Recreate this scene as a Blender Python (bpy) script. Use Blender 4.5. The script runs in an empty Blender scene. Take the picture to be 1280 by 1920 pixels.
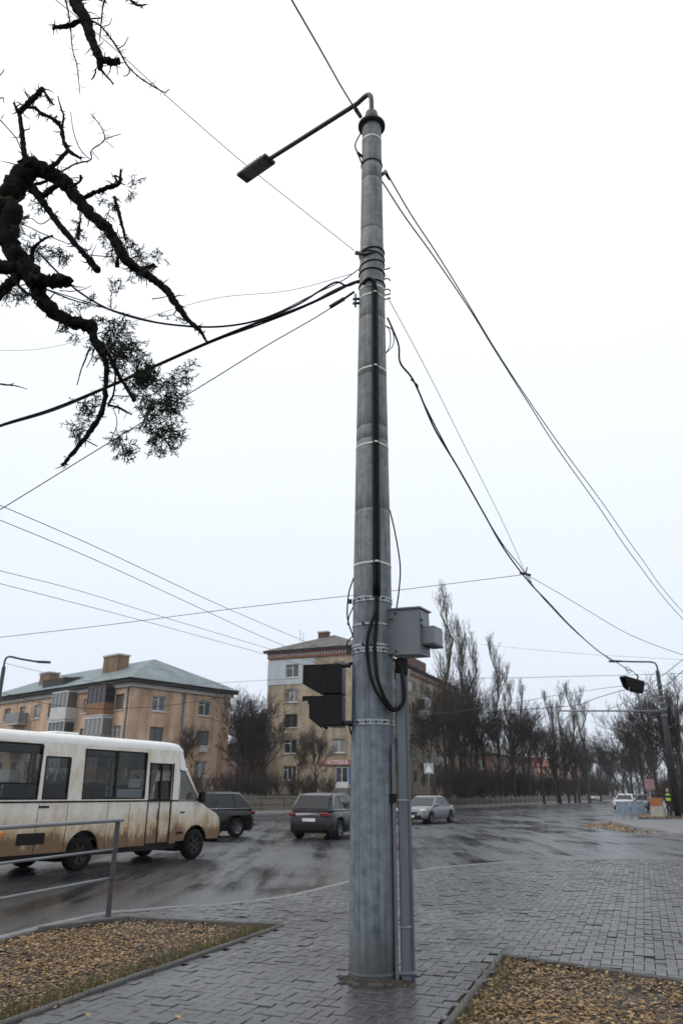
import bpy, bmesh, math, random
from mathutils import Vector, Matrix
R = math.radians
rnd = random.Random(7)
sc = bpy.context.scene
C = sc.collection

# ------------------------------------------------------------------ camera
FPX = 1386.7                     # focal length in photograph pixels (1280 x 1920)
EYE = Vector((0, 0, 1.6))
PITCH, ROLL = R(20.7), R(0.35)
_F = Vector((0, math.cos(PITCH), math.sin(PITCH)))
_U0 = Vector((0, -math.sin(PITCH), math.cos(PITCH)))
_R0 = Vector((1, 0, 0))
_Rv = _R0 * math.cos(ROLL) + _U0 * math.sin(ROLL)
_Uv = _U0 * math.cos(ROLL) - _R0 * math.sin(ROLL)
cam_d = bpy.data.cameras.new('camera')
cam_d.sensor_fit = 'VERTICAL'; cam_d.sensor_height = 36; cam_d.sensor_width = 24; cam_d.lens = 26
cam_d.clip_start = 0.05; cam_d.clip_end = 4000
cam_d.dof.use_dof = True; cam_d.dof.focus_distance = 8.0; cam_d.dof.aperture_fstop = 2.0
cam = bpy.data.objects.new('camera', cam_d); C.objects.link(cam)
cam.matrix_world = Matrix(((_Rv.x, _Uv.x, -_F.x, EYE.x), (_Rv.y, _Uv.y, -_F.y, EYE.y), (_Rv.z, _Uv.z, -_F.z, EYE.z), (0, 0, 0, 1)))
sc.camera = cam

# ------------------------------------------------------------------ sky: Nishita seen through an even overcast layer
SUN_EL, SUN_AZ = R(42), R(-112)   # azimuth from +Y, clockwise
w = bpy.data.worlds.new('World'); sc.world = w; w.use_nodes = True
nt = w.node_tree; nt.nodes.clear()
wo = nt.nodes.new('ShaderNodeOutputWorld')
sky = nt.nodes.new('ShaderNodeTexSky'); sky.sky_type = 'NISHITA'; sky.sun_disc = False
sky.sun_elevation = SUN_EL; sky.sun_rotation = SUN_AZ; sky.dust_density = 3
bg1 = nt.nodes.new('ShaderNodeBackground'); bg1.inputs[1].default_value = 0.10
nt.links.new(sky.outputs[0], bg1.inputs[0])
tc = nt.nodes.new('ShaderNodeTexCoord'); sx = nt.nodes.new('ShaderNodeSeparateXYZ')
nt.links.new(tc.outputs['Generated'], sx.inputs[0])
nz = nt.nodes.new('ShaderNodeTexNoise'); nz.inputs['Scale'].default_value = 2.2; nz.inputs['Detail'].default_value = 4
nt.links.new(tc.outputs['Generated'], nz.inputs['Vector'])
ma = nt.nodes.new('ShaderNodeMath'); ma.operation = 'MULTIPLY_ADD'; ma.inputs[1].default_value = 0.10; ma.inputs[2].default_value = -0.05
nt.links.new(nz.outputs['Fac'], ma.inputs[0])
ad = nt.nodes.new('ShaderNodeMath'); ad.operation = 'ADD'
nt.links.new(sx.outputs['Z'], ad.inputs[0]); nt.links.new(ma.outputs[0], ad.inputs[1])
cr = nt.nodes.new('ShaderNodeValToRGB')
for p, c in ((0.0, (.73, .805, .92)), (.12, (.79, .86, .96)), (.30, (.93, .97, 1.05)), (.52, (1.05, 1.07, 1.09)), (1.0, (1.18, 1.19, 1.2))):
    e = cr.color_ramp.elements[0] if p == 0 else (cr.color_ramp.elements[1] if p == 1.0 else cr.color_ramp.elements.new(p))
    e.position = p; e.color = (*c, 1)
nt.links.new(ad.outputs[0], cr.inputs[0])
bg2 = nt.nodes.new('ShaderNodeBackground'); bg2.inputs[1].default_value = 1.0
nt.links.new(cr.outputs[0], bg2.inputs[0])
mx = nt.nodes.new('ShaderNodeMixShader'); mx.inputs[0].default_value = 0.94
nt.links.new(bg1.outputs[0], mx.inputs[1]); nt.links.new(bg2.outputs[0], mx.inputs[2])
nt.links.new(mx.outputs[0], wo.inputs[0])

sd = bpy.data.lights.new('sun', 'SUN'); sd.energy = 0.9; sd.angle = R(20); sd.color = (1, .97, .93)
so = bpy.data.objects.new('sun', sd); C.objects.link(so)
sdir = Vector((math.sin(SUN_AZ) * math.cos(SUN_EL), math.cos(SUN_AZ) * math.cos(SUN_EL), math.sin(SUN_EL)))
so.rotation_euler = sdir.to_track_quat('Z', 'Y').to_euler(); so.location = (0, 0, 60)

sc.view_settings.view_transform = 'Standard'; sc.view_settings.look = 'None'
sc.view_settings.gamma = 1.0; sc.view_settings.exposure = 0.12; sc.view_settings.use_curve_mapping = False
sc.cycles.max_bounces = 6; sc.cycles.transparent_max_bounces = 12; sc.cycles.use_denoising = True
sc.cycles.volume_bounces = 1

# ------------------------------------------------------------------ pixel <-> place
def ray(u, v): return (_F + _Rv * ((u - 640) / FPX) + _Uv * ((960 - v) / FPX))
def onY(u, v, Y):
    d = ray(u, v); return EYE + d * (Y / d.y)
def G(u, v, z=0.0):
    d = ray(u, v); return EYE + d * ((z - EYE.z) / d.z)
def onP(u, v, A, B):             # on the upright plane through plan points A, B
    n = Vector((-(B[1] - A[1]), B[0] - A[0], 0)); d = ray(u, v)
    return EYE + d * (n.dot(Vector((A[0], A[1], 0)) - Vector((EYE.x, EYE.y, 0))) / n.dot(d))

# ------------------------------------------------------------------ mesh builder
class MB:
    def __init__(s): s.v = []; s.f = []; s.m = []; s.sm = []
    def add(s, vs, fs, m=0, smooth=False):
        b = len(s.v); s.v += [tuple(x) for x in vs]
        for f in fs: s.f.append(tuple(b + i for i in f)); s.m.append(m); s.sm.append(smooth)
        return s
    def box(s, c, size, rot=None, m=0):
        hx, hy, hz = size[0] / 2, size[1] / 2, size[2] / 2; c = Vector(c)
        vs = [Vector((x, y, z)) for z in (-hz, hz) for x, y in ((-hx, -hy), (hx, -hy), (hx, hy), (-hx, hy))]
        if rot is not None: vs = [rot @ p for p in vs]
        return s.add([p + c for p in vs], [(3, 2, 1, 0), (4, 5, 6, 7), (0, 1, 5, 4), (1, 2, 6, 5), (2, 3, 7, 6), (3, 0, 4, 7)], m)
    def bbox(s, a, b, m=0):
        return s.box([(a[i] + b[i]) / 2 for i in range(3)], [abs(b[i] - a[i]) for i in range(3)], None, m)
    def bev(s, a, b, r=.01, m=0):  # box with all edges chamfered
        c = [(a[i] + b[i]) / 2 for i in range(3)]; h = [abs(b[i] - a[i]) / 2 for i in range(3)]
        bm = bmesh.new(); bmesh.ops.create_cube(bm, size=2)
        for v in bm.verts: v.co = Vector((v.co.x * h[0] + c[0], v.co.y * h[1] + c[1], v.co.z * h[2] + c[2]))
        bmesh.ops.bevel(bm, geom=bm.edges[:], offset=min(r, min(h) * .9), segments=1, affect='EDGES')
        bm.verts.index_update()
        s.add([v.co.copy() for v in bm.verts], [[v.index for v in f.verts] for f in bm.faces], m); bm.free(); return s
    def tube(s, pts, rad, n=8, m=0, caps=True, smooth=True):
        pts = [Vector(p) for p in pts]; k = len(pts)
        if not hasattr(rad, '__len__'): rad = [rad] * k
        t0 = (pts[1] - pts[0]).normalized()
        nx = t0.orthogonal().normalized(); vs = []
        for i in range(k):
            t = (pts[min(i + 1, k - 1)] - pts[max(i - 1, 0)])
            t = t.normalized() if t.length > 1e-9 else t0
            nx = (nx - t * nx.dot(t)); nx = nx.normalized() if nx.length > 1e-6 else t.orthogonal().normalized()
            by = t.cross(nx)
            for j in range(n):
                a = 2 * math.pi * j / n; vs.append(pts[i] + (nx * math.cos(a) + by * math.sin(a)) * rad[i])
        fs = [(i * n + j, i * n + (j + 1) % n, (i + 1) * n + (j + 1) % n, (i + 1) * n + j) for i in range(k - 1) for j in range(n)]
        s.add(vs, fs, m, smooth)
        if caps:
            b = len(s.v) - k * n
            for ring, rev in ((0, 1), (k - 1, 0)):
                f = tuple(b + ring * n + j for j in range(n)); s.f.append(f[::-1] if rev else f); s.m.append(m); s.sm.append(False)
        return s
    def lathe(s, prof, n=32, org=(0, 0, 0), ax=(0, 0, 1), m=0, smooth=True, a0=0, a1=2 * math.pi, xdir=None):
        ax = Vector(ax).normalized(); X = Vector(xdir).normalized() if xdir else ax.orthogonal().normalized(); Y = ax.cross(X); o = Vector(org)
        full = abs(a1 - a0 - 2 * math.pi) < 1e-6; cols = n if full else n + 1; vs = []
        for r, h in prof:
            for j in range(cols):
                a = a0 + (a1 - a0) * j / n; vs.append(o + ax * h + (X * math.cos(a) + Y * math.sin(a)) * r)
        fs = [(i * cols + j, i * cols + (j + 1) % cols, (i + 1) * cols + (j + 1) % cols, (i + 1) * cols + j) for i in range(len(prof) - 1) for j in range(n)]
        return s.add(vs, fs, m, smooth)
    def prism(s, poly, d, m=0):    # closed polygon (3d points) swept along d
        d = Vector(d); n = len(poly); p = [Vector(q) for q in poly]
        return s.add(p + [q + d for q in p], [tuple(range(n))[::-1], tuple(range(n, 2 * n))] + [(i, (i + 1) % n, n + (i + 1) % n, n + i) for i in range(n)], m)
    def mesh(s, name, mats):
        me = bpy.data.meshes.new(name); me.from_pydata(s.v, [], s.f)
        for mt in (mats if isinstance(mats, (list, tuple)) else [mats]): me.materials.append(M[mt] if isinstance(mt, str) else mt)
        me.polygons.foreach_set('material_index', s.m); me.polygons.foreach_set('use_smooth', s.sm); me.update(); return me
    def build(s, name, mats, parent=None, recalc=False):
        me = s.mesh(name, mats)
        if recalc:
            bm = bmesh.new(); bm.from_mesh(me); bmesh.ops.recalc_face_normals(bm, faces=bm.faces[:]); bm.to_mesh(me); bm.free()
        return link(name, me, parent)

def link(name, me, parent=None):
    o = bpy.data.objects.new(name, me); C.objects.link(o)
    if parent is not None: o.parent = parent
    return o
def tag(o, label=None, cat=None, group=None, kind=None):
    if label: o['label'] = label
    if cat: o['category'] = cat
    if group: o['group'] = group
    if kind: o['kind'] = kind
    return o
def empty(name, loc=(0, 0, 0), rz=0.0):
    o = bpy.data.objects.new(name, None); C.objects.link(o); o.location = loc; o.rotation_euler = (0, 0, rz); o.empty_display_size = .2; return o
def copy_tree(o, parent=None):
    c = o.copy(); C.objects.link(c); c.parent = parent
    for ch in list(o.children): copy_tree(ch, c)
    return c
def smooth_path(pts, sub=6):      # Catmull-Rom through points
    pts = [Vector(p) for p in pts]; P = [pts[0] * 2 - pts[1]] + pts + [pts[-1] * 2 - pts[-2]]; out = []
    for i in range(1, len(P) - 2):
        for k in range(sub):
            t = k / sub; a, b, c, d = P[i - 1], P[i], P[i + 1], P[i + 2]
            out.append(.5 * ((2 * b) + (c - a) * t + (2 * a - 5 * b + 4 * c - d) * t * t + (3 * b - a - 3 * c + d) * t ** 3))
    out.append(pts[-1]); return out

# ------------------------------------------------------------------ materials
M = {}
def new_mat(name):
    m = bpy.data.materials.new(name); m.use_nodes = True; M[name] = m
    return m, m.node_tree, m.node_tree.nodes['Principled BSDF']
def N(nt, t, **kw):
    n = nt.nodes.new(t)
    for k, v in kw.items():
        if k in n.inputs: n.inputs[k].default_value = v
        else: setattr(n, k, v)
    return n
def coords(nt, scale=(1, 1, 1), kind='Object'):
    tc = N(nt, 'ShaderNodeTexCoord'); mp = N(nt, 'ShaderNodeMapping'); mp.inputs['Scale'].default_value = scale
    nt.links.new(tc.outputs[kind], mp.inputs['Vector']); return mp.outputs[0]
def ramp(nt, fac, stops):
    r = N(nt, 'ShaderNodeValToRGB'); el = r.color_ramp.elements
    for i, (p, c) in enumerate(stops):
        e = el[i] if i < 2 else el.new(p)
        e.position = p; e.color = (*c, 1) if len(c) == 3 else c
    nt.links.new(fac, r.inputs[0]); return r.outputs[0]
def mixc(nt, fac, a, b, mode='MIX'):
    n = N(nt, 'ShaderNodeMix'); n.data_type = 'RGBA'; n.blend_type = mode
    for sock, val in ((n.inputs[0], fac), (n.inputs[6], a), (n.inputs[7], b)):
        if hasattr(val, 'is_output') or isinstance(val, bpy.types.NodeSocket): nt.links.new(val, sock)
        elif isinstance(val, (int, float)): sock.default_value = val
        else: sock.default_value = (*val, 1)
    return n.outputs[2]
def bump(nt, bs, h, strength=.3, dist=.01):
    b = N(nt, 'ShaderNodeBump'); b.inputs['Strength'].default_value = strength; b.inputs['Distance'].default_value = dist
    nt.links.new(h, b.inputs['Height']); nt.links.new(b.outputs[0], bs.inputs['Normal'])
def mat(name, col, rough=.6, metal=0, var=.25, scale=3, stretch=(1, 1, 1), bmp=0, bscale=40, rvar=.1, col2=None, spec=.5, obvar=0, bdist=.01):
    m, nt, bs = new_mat(name)
    v = coords(nt, stretch)
    n = N(nt, 'ShaderNodeTexNoise', Scale=scale, Detail=6, Roughness=.6); nt.links.new(v, n.inputs['Vector'])
    c2 = col2 or tuple(min(1, c * (1 + var)) for c in col); c1 = col if col2 else tuple(c * (1 - var) for c in col)
    c = ramp(nt, n.outputs['Fac'], [(.3, c1), (.7, c2)])
    if obvar:
        oi = N(nt, 'ShaderNodeObjectInfo'); hs = N(nt, 'ShaderNodeMapRange'); hs.inputs[3].default_value = 1 - obvar; hs.inputs[4].default_value = 1 + obvar
        nt.links.new(oi.outputs['Random'], hs.inputs[0])
        c = mixc(nt, 1.0, c, hs.outputs[0], 'MULTIPLY')
    nt.links.new(c, bs.inputs['Base Color'])
    rr = N(nt, 'ShaderNodeMapRange'); rr.inputs[3].default_value = max(.02, rough - rvar); rr.inputs[4].default_value = min(1, rough + rvar)
    nt.links.new(n.outputs['Fac'], rr.inputs[0]); nt.links.new(rr.outputs[0], bs.inputs['Roughness'])
    bs.inputs['Metallic'].default_value = metal; bs.inputs['Specular IOR Level'].default_value = spec
    if bmp:
        n2 = N(nt, 'ShaderNodeTexNoise', Scale=bscale, Detail=4); nt.links.new(v, n2.inputs['Vector']); bump(nt, bs, n2.outputs['Fac'], bmp, bdist)
    return m
def island_mat(name, stops, rough=.7, spec=.3):
    m, nt, bs = new_mat(name); g = N(nt, 'ShaderNodeNewGeometry')
    nt.links.new(ramp(nt, g.outputs['Random Per Island'], stops), bs.inputs['Base Color']); bs.inputs['Roughness'].default_value = rough
    bs.inputs['Specular IOR Level'].default_value = spec; return m

# pole: grey concrete, cooler bluish weathering on the lower length, dirt splash at the foot, long vertical streaks
m, nt, bs = new_mat('pole_concrete')
v = coords(nt, (26, 26, .7)); n1 = N(nt, 'ShaderNodeTexNoise', Scale=1.0, Detail=8, Roughness=.65); nt.links.new(v, n1.inputs['Vector'])
v2 = coords(nt, (1, 1, 1)); n2 = N(nt, 'ShaderNodeTexNoise', Scale=9, Detail=8, Roughness=.7); nt.links.new(v2, n2.inputs['Vector'])
sep = N(nt, 'ShaderNodeSeparateXYZ'); nt.links.new(v2, sep.inputs[0])
up = ramp(nt, n1.outputs['Fac'], [(.28, (.098, .106, .108)), (.5, (.185, .195, .195)), (.75, (.26, .268, .262))])
lo = ramp(nt, n1.outputs['Fac'], [(.28, (.075, .094, .115)), (.5, (.14, .168, .195)), (.75, (.22, .25, .275))])
hz = N(nt, 'ShaderNodeMapRange'); hz.inputs[1].default_value = 2.9; hz.inputs[2].default_value = 4.2; nt.links.new(sep.outputs[2], hz.inputs[0])
c = mixc(nt, hz.outputs[0], lo, up)
sp = ramp(nt, n2.outputs['Fac'], [(.34, (.52, .52, .53)), (.5, (.95, .95, .95)), (.68, (1.25, 1.25, 1.24))]); c = mixc(nt, .9, c, sp, 'MULTIPLY')
v4 = coords(nt, (4.5, 4.5, .55)); n4 = N(nt, 'ShaderNodeTexNoise', Scale=1.0, Detail=5, Roughness=.6); nt.links.new(v4, n4.inputs['Vector'])
c = mixc(nt, .9, c, ramp(nt, n4.outputs['Fac'], [(.34, (.55, .57, .60)), (.52, (1, 1, 1)), (.68, (1.22, 1.2, 1.16))]), 'MULTIPLY')
n5 = N(nt, 'ShaderNodeTexNoise', Scale=55, Detail=2); nt.links.new(v2, n5.inputs['Vector']); c = mixc(nt, ramp(nt, n5.outputs['Fac'], [(.70, (0, 0, 0)), (.78, (.7, .7, .7))]), c, (.36, .38, .39))
v6 = coords(nt, (9, 9, .35)); n6 = N(nt, 'ShaderNodeTexNoise', Scale=1.0, Detail=6); nt.links.new(v6, n6.inputs['Vector']); c = mixc(nt, ramp(nt, n6.outputs['Fac'], [(.64, (0, 0, 0)), (.76, (.5, .5, .5))]), c, (.085, .065, .05))
hd = N(nt, 'ShaderNodeMapRange'); hd.inputs[1].default_value = .5; hd.inputs[2].default_value = .05; nt.links.new(sep.outputs[2], hd.inputs[0])
dm = N(nt, 'ShaderNodeMath', operation='MULTIPLY'); nt.links.new(hd.outputs[0], dm.inputs[0]); nt.links.new(n2.outputs['Fac'], dm.inputs[1])
dm2 = N(nt, 'ShaderNodeMath', operation='MULTIPLY'); dm2.use_clamp = True; nt.links.new(dm.outputs[0], dm2.inputs[0]); dm2.inputs[1].default_value = 1.5
c = mixc(nt, dm2.outputs[0], c, (.06, .05, .042)); nt.links.new(c, bs.inputs['Base Color'])
bs.inputs['Roughness'].default_value = .62
n3 = N(nt, 'ShaderNodeTexNoise', Scale=70, Detail=6); nt.links.new(v2, n3.inputs['Vector']); bump(nt, bs, n3.outputs['Fac'], .35, .006)

# wet asphalt: long drying streaks along the avenue, repair patches, cracks, gritty aggregate
m, nt, bs = new_mat('asphalt')
v = coords(nt); a = N(nt, 'ShaderNodeTexNoise', Scale=.16, Detail=7, Roughness=.6, Distortion=.6); nt.links.new(v, a.inputs['Vector'])
b = N(nt, 'ShaderNodeTexNoise', Scale=45, Detail=4); nt.links.new(v, b.inputs['Vector'])
vr = N(nt, 'ShaderNodeMapping'); vr.inputs['Rotation'].default_value = (0, 0, R(27)); vr.inputs['Scale'].default_value = (1.1, .12, 1); nt.links.new(v, vr.inputs['Vector'])
d = N(nt, 'ShaderNodeTexNoise', Scale=1.0, Detail=8, Roughness=.68); nt.links.new(vr.outputs[0], d.inputs['Vector'])
pv_ = N(nt, 'ShaderNodeTexVoronoi', Scale=.22); pv_.distance = 'CHEBYCHEV'; pr2 = N(nt, 'ShaderNodeMapping'); pr2.inputs['Rotation'].default_value = (0, 0, R(27)); nt.links.new(v, pr2.inputs['Vector']); nt.links.new(pr2.outputs[0], pv_.inputs['Vector'])
cv = N(nt, 'ShaderNodeTexVoronoi', Scale=.55); cv.feature = 'DISTANCE_TO_EDGE'
wn = N(nt, 'ShaderNodeTexNoise', Scale=1.5, Detail=5); nt.links.new(v, wn.inputs['Vector']); wv_ = N(nt, 'ShaderNodeVectorMath', operation='MULTIPLY_ADD'); wv_.inputs[1].default_value = (.9, .9, 0); nt.links.new(wn.outputs['Color'], wv_.inputs[0]); nt.links.new(v, wv_.inputs[2]); nt.links.new(wv_.outputs[0], cv.inputs['Vector'])
c = ramp(nt, d.outputs['Fac'], [(.3, (.020, .021, .025)), (.55, (.040, .042, .046)), (.75, (.065, .066, .070))])
c = mixc(nt, .55, c, ramp(nt, b.outputs['Fac'], [(.3, (.45, .45, .45)), (.7, (1.45, 1.45, 1.45))]), 'MULTIPLY')
c = mixc(nt, .45, c, ramp(nt, pv_.outputs['Color'], [(.3, (.6, .6, .6)), (.7, (1.15, 1.15, 1.15))]), 'MULTIPLY')
c = mixc(nt, ramp(nt, cv.outputs['Distance'], [(.0, (.8, .8, .8)), (.012, (0, 0, 0))]), c, (.008, .008, .009))
nt.links.new(c, bs.inputs['Base Color'])
mm = N(nt, 'ShaderNodeMath', operation='MULTIPLY_ADD'); mm.inputs[1].default_value = .55; nt.links.new(d.outputs['Fac'], mm.inputs[0])
mm3 = N(nt, 'ShaderNodeMath', operation='MULTIPLY'); mm3.inputs[1].default_value = .5; nt.links.new(a.outputs['Fac'], mm3.inputs[0]); nt.links.new(mm3.outputs[0], mm.inputs[2])
rg = ramp(nt, mm.outputs[0], [(.43, (.10,) * 3), (.52, (.28,) * 3), (.66, (.48,) * 3)]); nt.links.new(rg, bs.inputs['Roughness'])
bump(nt, bs, b.outputs['Fac'], .18, .005); bs.inputs['Specular IOR Level'].default_value = .6

mat('paver', (.062, .063, .066), .32, var=.4, scale=5, bmp=.3, bscale=120, obvar=0, rvar=.16, bdist=.004)
nt = M['paver'].node_tree; bs = nt.nodes['Principled BSDF']; g = N(nt, 'ShaderNodeNewGeometry'); tcp = N(nt, 'ShaderNodeTexCoord')
old = bs.inputs['Base Color'].links[0].from_socket
wl = N(nt, 'ShaderNodeTexNoise', Scale=.5, Detail=5); nt.links.new(g.outputs['Position'], wl.inputs['Vector'])
c = mixc(nt, .8, old, ramp(nt, wl.outputs['Fac'], [(.33, (.42, .39, .36)), (.5, (.9, .88, .86)), (.66, (1.25, 1.25, 1.26))]), 'MULTIPLY')
c = mixc(nt, .85, c, ramp(nt, g.outputs['Random Per Island'], [(0, (.55, .54, .53)), (.5, (.95, .95, .95)), (1, (1.45, 1.43, 1.4))]), 'MULTIPLY'); nt.links.new(c, bs.inputs['Base Color'])
mat('joint_sand', (.06, .054, .048), .9, bmp=.4, bscale=60)
mat('kerb', (.15, .15, .15), .7, bmp=.3, bscale=50)
mat('dirt', (.03, .022, .016), .95, var=.5, scale=6, bmp=.8, bscale=25, bdist=.03)
mat('bank', (.05, .042, .03), .95, var=.5, scale=.8, bmp=.8, bscale=6, bdist=.05)
mat('far_ground', (.07, .06, .05), .95, var=.3, scale=.1)
mat('edging', (.085, .083, .08), .8, bmp=.3, bscale=50)
mat('footway', (.13, .13, .13), .55, var=.2, scale=1.2)
island_mat('leaves', [(0, (.06, .034, .016)), (.25, (.18, .10, .042)), (.5, (.27, .165, .07)), (.8, (.36, .245, .115)), (1, (.12, .06, .025))], .6)
island_mat('grass', [(0, (.06, .06, .022)), (1, (.13, .115, .05))], .7)
mat('galvanised', (.30, .32, .34), .42, metal=.7, var=.25, scale=18)
mat('duct_metal', (.13, .145, .165), .45, metal=.25, var=.18, scale=2, stretch=(6, 6, 1), bmp=.05)
mat('cabinet_grey', (.14, .156, .172), .42, metal=.1, var=.1, scale=4, bmp=.03)
mat('black_plastic', (.0045, .0045, .005), .42, var=.3, spec=.22)
mat('cable_black', (.004, .004, .0045), .55, var=.3, spec=.2)
mat('wire_grey', (.06, .065, .075), .5, var=.2)
mat('tie_white', (.55, .56, .52), .5, var=.1)
mat('rust', (.16, .075, .03), .8, var=.4, scale=30)
mat('lamp_paint', (.045, .052, .04), .5, metal=.3, var=.3)
mat('led', (.10, .09, .085), .3)
mat('dark_steel', (.03, .032, .036), .5, metal=.4)
mat('bark_wet', (.006, .0055, .005), .9, spec=.12, var=.5, scale=14, bmp=1, bscale=60, bdist=.012)
# yellow-green lens fringe painted into the bark colour on the limbs' upper side
nt = M['bark_wet'].node_tree; bs = nt.nodes['Principled BSDF']; g = N(nt, 'ShaderNodeNewGeometry'); sp = N(nt, 'ShaderNodeSeparateXYZ'); nt.links.new(g.outputs['Normal'], sp.inputs[0])
ns = N(nt, 'ShaderNodeTexNoise', Scale=7, Detail=4); nt.links.new(g.outputs['Position'], ns.inputs['Vector'])
ml = N(nt, 'ShaderNodeMath', operation='MULTIPLY'); nt.links.new(sp.outputs[2], ml.inputs[0]); nt.links.new(ns.outputs['Fac'], ml.inputs[1])
mk = ramp(nt, ml.outputs[0], [(.30, (0, 0, 0)), (.5, (1, 1, 1))]); old = bs.inputs['Base Color'].links[0].from_socket
nt.links.new(mixc(nt, mk, old, (.085, .12, .018)), bs.inputs['Base Color'])
mat('twig_dark', (.008, .007, .006), .9, spec=.15)
island_mat('scale_leaf', [(0, (.006, .009, .005)), (1, (.016, .021, .010))], .8, .15)
mat('bare_twig', (.034, .026, .021), .9, var=.4, scale=1, obvar=.35)
mat('poplar_twig', (.075, .062, .050), .9, var=.3, scale=1, obvar=.3)
mat('evergreen', (.018, .024, .016), .9, var=.4, scale=2)
def brick_mat(name, a, b, mortar, sc=1.0, dirt=.5):
    m, nt, bs = new_mat(name); tcn = N(nt, 'ShaderNodeTexCoord'); sp = N(nt, 'ShaderNodeSeparateXYZ'); nt.links.new(tcn.outputs['Object'], sp.inputs[0])
    ad = N(nt, 'ShaderNodeMath', operation='ADD'); nt.links.new(sp.outputs[0], ad.inputs[0]); nt.links.new(sp.outputs[1], ad.inputs[1])
    cb = N(nt, 'ShaderNodeCombineXYZ'); nt.links.new(ad.outputs[0], cb.inputs[0]); nt.links.new(sp.outputs[2], cb.inputs[1])
    br = N(nt, 'ShaderNodeTexBrick', Scale=1.0); br.inputs['Color1'].default_value = (*a, 1); br.inputs['Color2'].default_value = (*b, 1); br.inputs['Mortar'].default_value = (*mortar, 1)
    br.inputs['Brick Width'].default_value = .26 * sc; br.inputs['Row Height'].default_value = .085 * sc; br.inputs['Mortar Size'].default_value = .012 * sc
    nt.links.new(cb.outputs[0], br.inputs['Vector'])
    n = N(nt, 'ShaderNodeTexNoise', Scale=.45, Detail=7, Roughness=.65); nt.links.new(tcn.outputs['Object'], n.inputs['Vector'])
    mp = N(nt, 'ShaderNodeMapping'); mp.inputs['Scale'].default_value = (1.3, 1.3, .12); nt.links.new(tcn.outputs['Object'], mp.inputs['Vector'])
    n2 = N(nt, 'ShaderNodeTexNoise', Scale=1, Detail=6); nt.links.new(mp.outputs[0], n2.inputs['Vector'])
    c = mixc(nt, dirt, br.outputs['Color'], ramp(nt, n.outputs['Fac'], [(.32, (.5, .47, .45)), (.6, (1.1, 1.1, 1.1))]), 'MULTIPLY')
    c = mixc(nt, dirt, c, ramp(nt, n2.outputs['Fac'], [(.35, (.42, .40, .38)), (.6, (1.08, 1.08, 1.08))]), 'MULTIPLY')
    nt.links.new(c, bs.inputs['Base Color']); bs.inputs['Roughness'].default_value = .85; bump(nt, bs, br.outputs['Fac'], -.3, .01); return m
brick_mat('brick_pink', (.60, .39, .255), (.53, .34, .22), (.50, .40, .31), dirt=.6)
brick_mat('brick_beige', (.50, .40, .28), (.34, .265, .18), (.30, .26, .21), dirt=.6)
brick_mat('brick_brown', (.15, .06, .04), (.11, .045, .03), (.12, .09, .07))
brick_mat('brick_old', (.26, .16, .09), (.2, .12, .06), (.2, .16, .12))
mat('plaster_pale', (.42, .45, .48), .8, var=.12, scale=.8)
mat('plinth', (.10, .085, .07), .9, var=.3)
m, nt, bs = new_mat('roof_sheet'); v = coords(nt); wv = N(nt, 'ShaderNodeTexWave', Scale=2.6, Distortion=.3); nt.links.new(v, wv.inputs['Vector'])
nn = N(nt, 'ShaderNodeTexNoise', Scale=.7, Detail=7); nt.links.new(v, nn.inputs['Vector'])
nt.links.new(mixc(nt, .25, ramp(nt, nn.outputs['Fac'], [(.3, (.11, .145, .155)), (.7, (.21, .27, .28))]), wv.outputs['Color'], 'MULTIPLY'), bs.inputs['Base Color']); bs.inputs['Roughness'].default_value = .55; bump(nt, bs, wv.outputs['Fac'], .4, .03)
mat('roof_slate', (.105, .10, .09), .8, var=.45, scale=1.2, bmp=.6, bscale=4, bdist=.05)
mat('cornice_white', (.42, .40, .37), .8, var=.2)
mat('cornice_red', (.23, .085, .06), .8, var=.3, scale=6)
mat('fascia_dark', (.035, .032, .03), .8)
mat('frame_white', (.60, .61, .61), .5, var=.08)
mat('frame_brown', (.10, .07, .05), .6)
m, nt, bs = new_mat('window_glass'); oi = N(nt, 'ShaderNodeObjectInfo')
nt.links.new(ramp(nt, oi.outputs['Random'], [(0, (.015, .018, .022)), (.35, (.05, .06, .065)), (.55, (.16, .165, .16)), (.75, (.26, .25, .23)), (.85, (.03, .035, .04)), (1, (.06, .085, .065))]), bs.inputs['Base Color']); bs.inputs['Roughness'].default_value = .08; bs.inputs['Specular IOR Level'].default_value = .55
for nme, c in (('balcony_white', (.52, .52, .50)), ('balcony_green', (.13, .19, .16)), ('balcony_ochre', (.26, .19, .05)), ('balcony_grey', (.20, .21, .22)), ('balcony_wood', (.22, .11, .05))):
    mat(nme, c, .7, var=.2, scale=2)
mat('sign_red', (.36, .13, .13), .5, var=.15); mat('letter_white', (.8, .78, .76), .5, var=.03); mat('poster_blue', (.04, .12, .33), .4, var=.3); mat('sign_white', (.7, .72, .74), .4, var=.05)
mat('sign_pale', (.34, .38, .43), .4, var=.05); mat('letter_dark', (.08, .09, .1), .6)
# vehicles
m, nt, bs = new_mat('bus_paint'); v = coords(nt); sp = N(nt, 'ShaderNodeSeparateXYZ'); nt.links.new(v, sp.inputs[0])
vb = coords(nt, (2.4, 2.4, 1.1)); n = N(nt, 'ShaderNodeTexNoise', Scale=1.5, Detail=9, Roughness=.7); nt.links.new(vb, n.inputs['Vector'])
mr = N(nt, 'ShaderNodeMapRange'); mr.inputs[1].default_value = 1.22; mr.inputs[2].default_value = .45; nt.links.new(sp.outputs[2], mr.inputs[0])
mu = N(nt, 'ShaderNodeMath', operation='MULTIPLY_ADD'); mu.inputs[1].default_value = 1.9; nt.links.new(n.outputs['Fac'], mu.inputs[0]); mu.inputs[2].default_value = -.72
sm = N(nt, 'ShaderNodeMath', operation='ADD'); nt.links.new(mr.outputs[0], sm.inputs[0]); nt.links.new(mu.outputs[0], sm.inputs[1])
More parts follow.
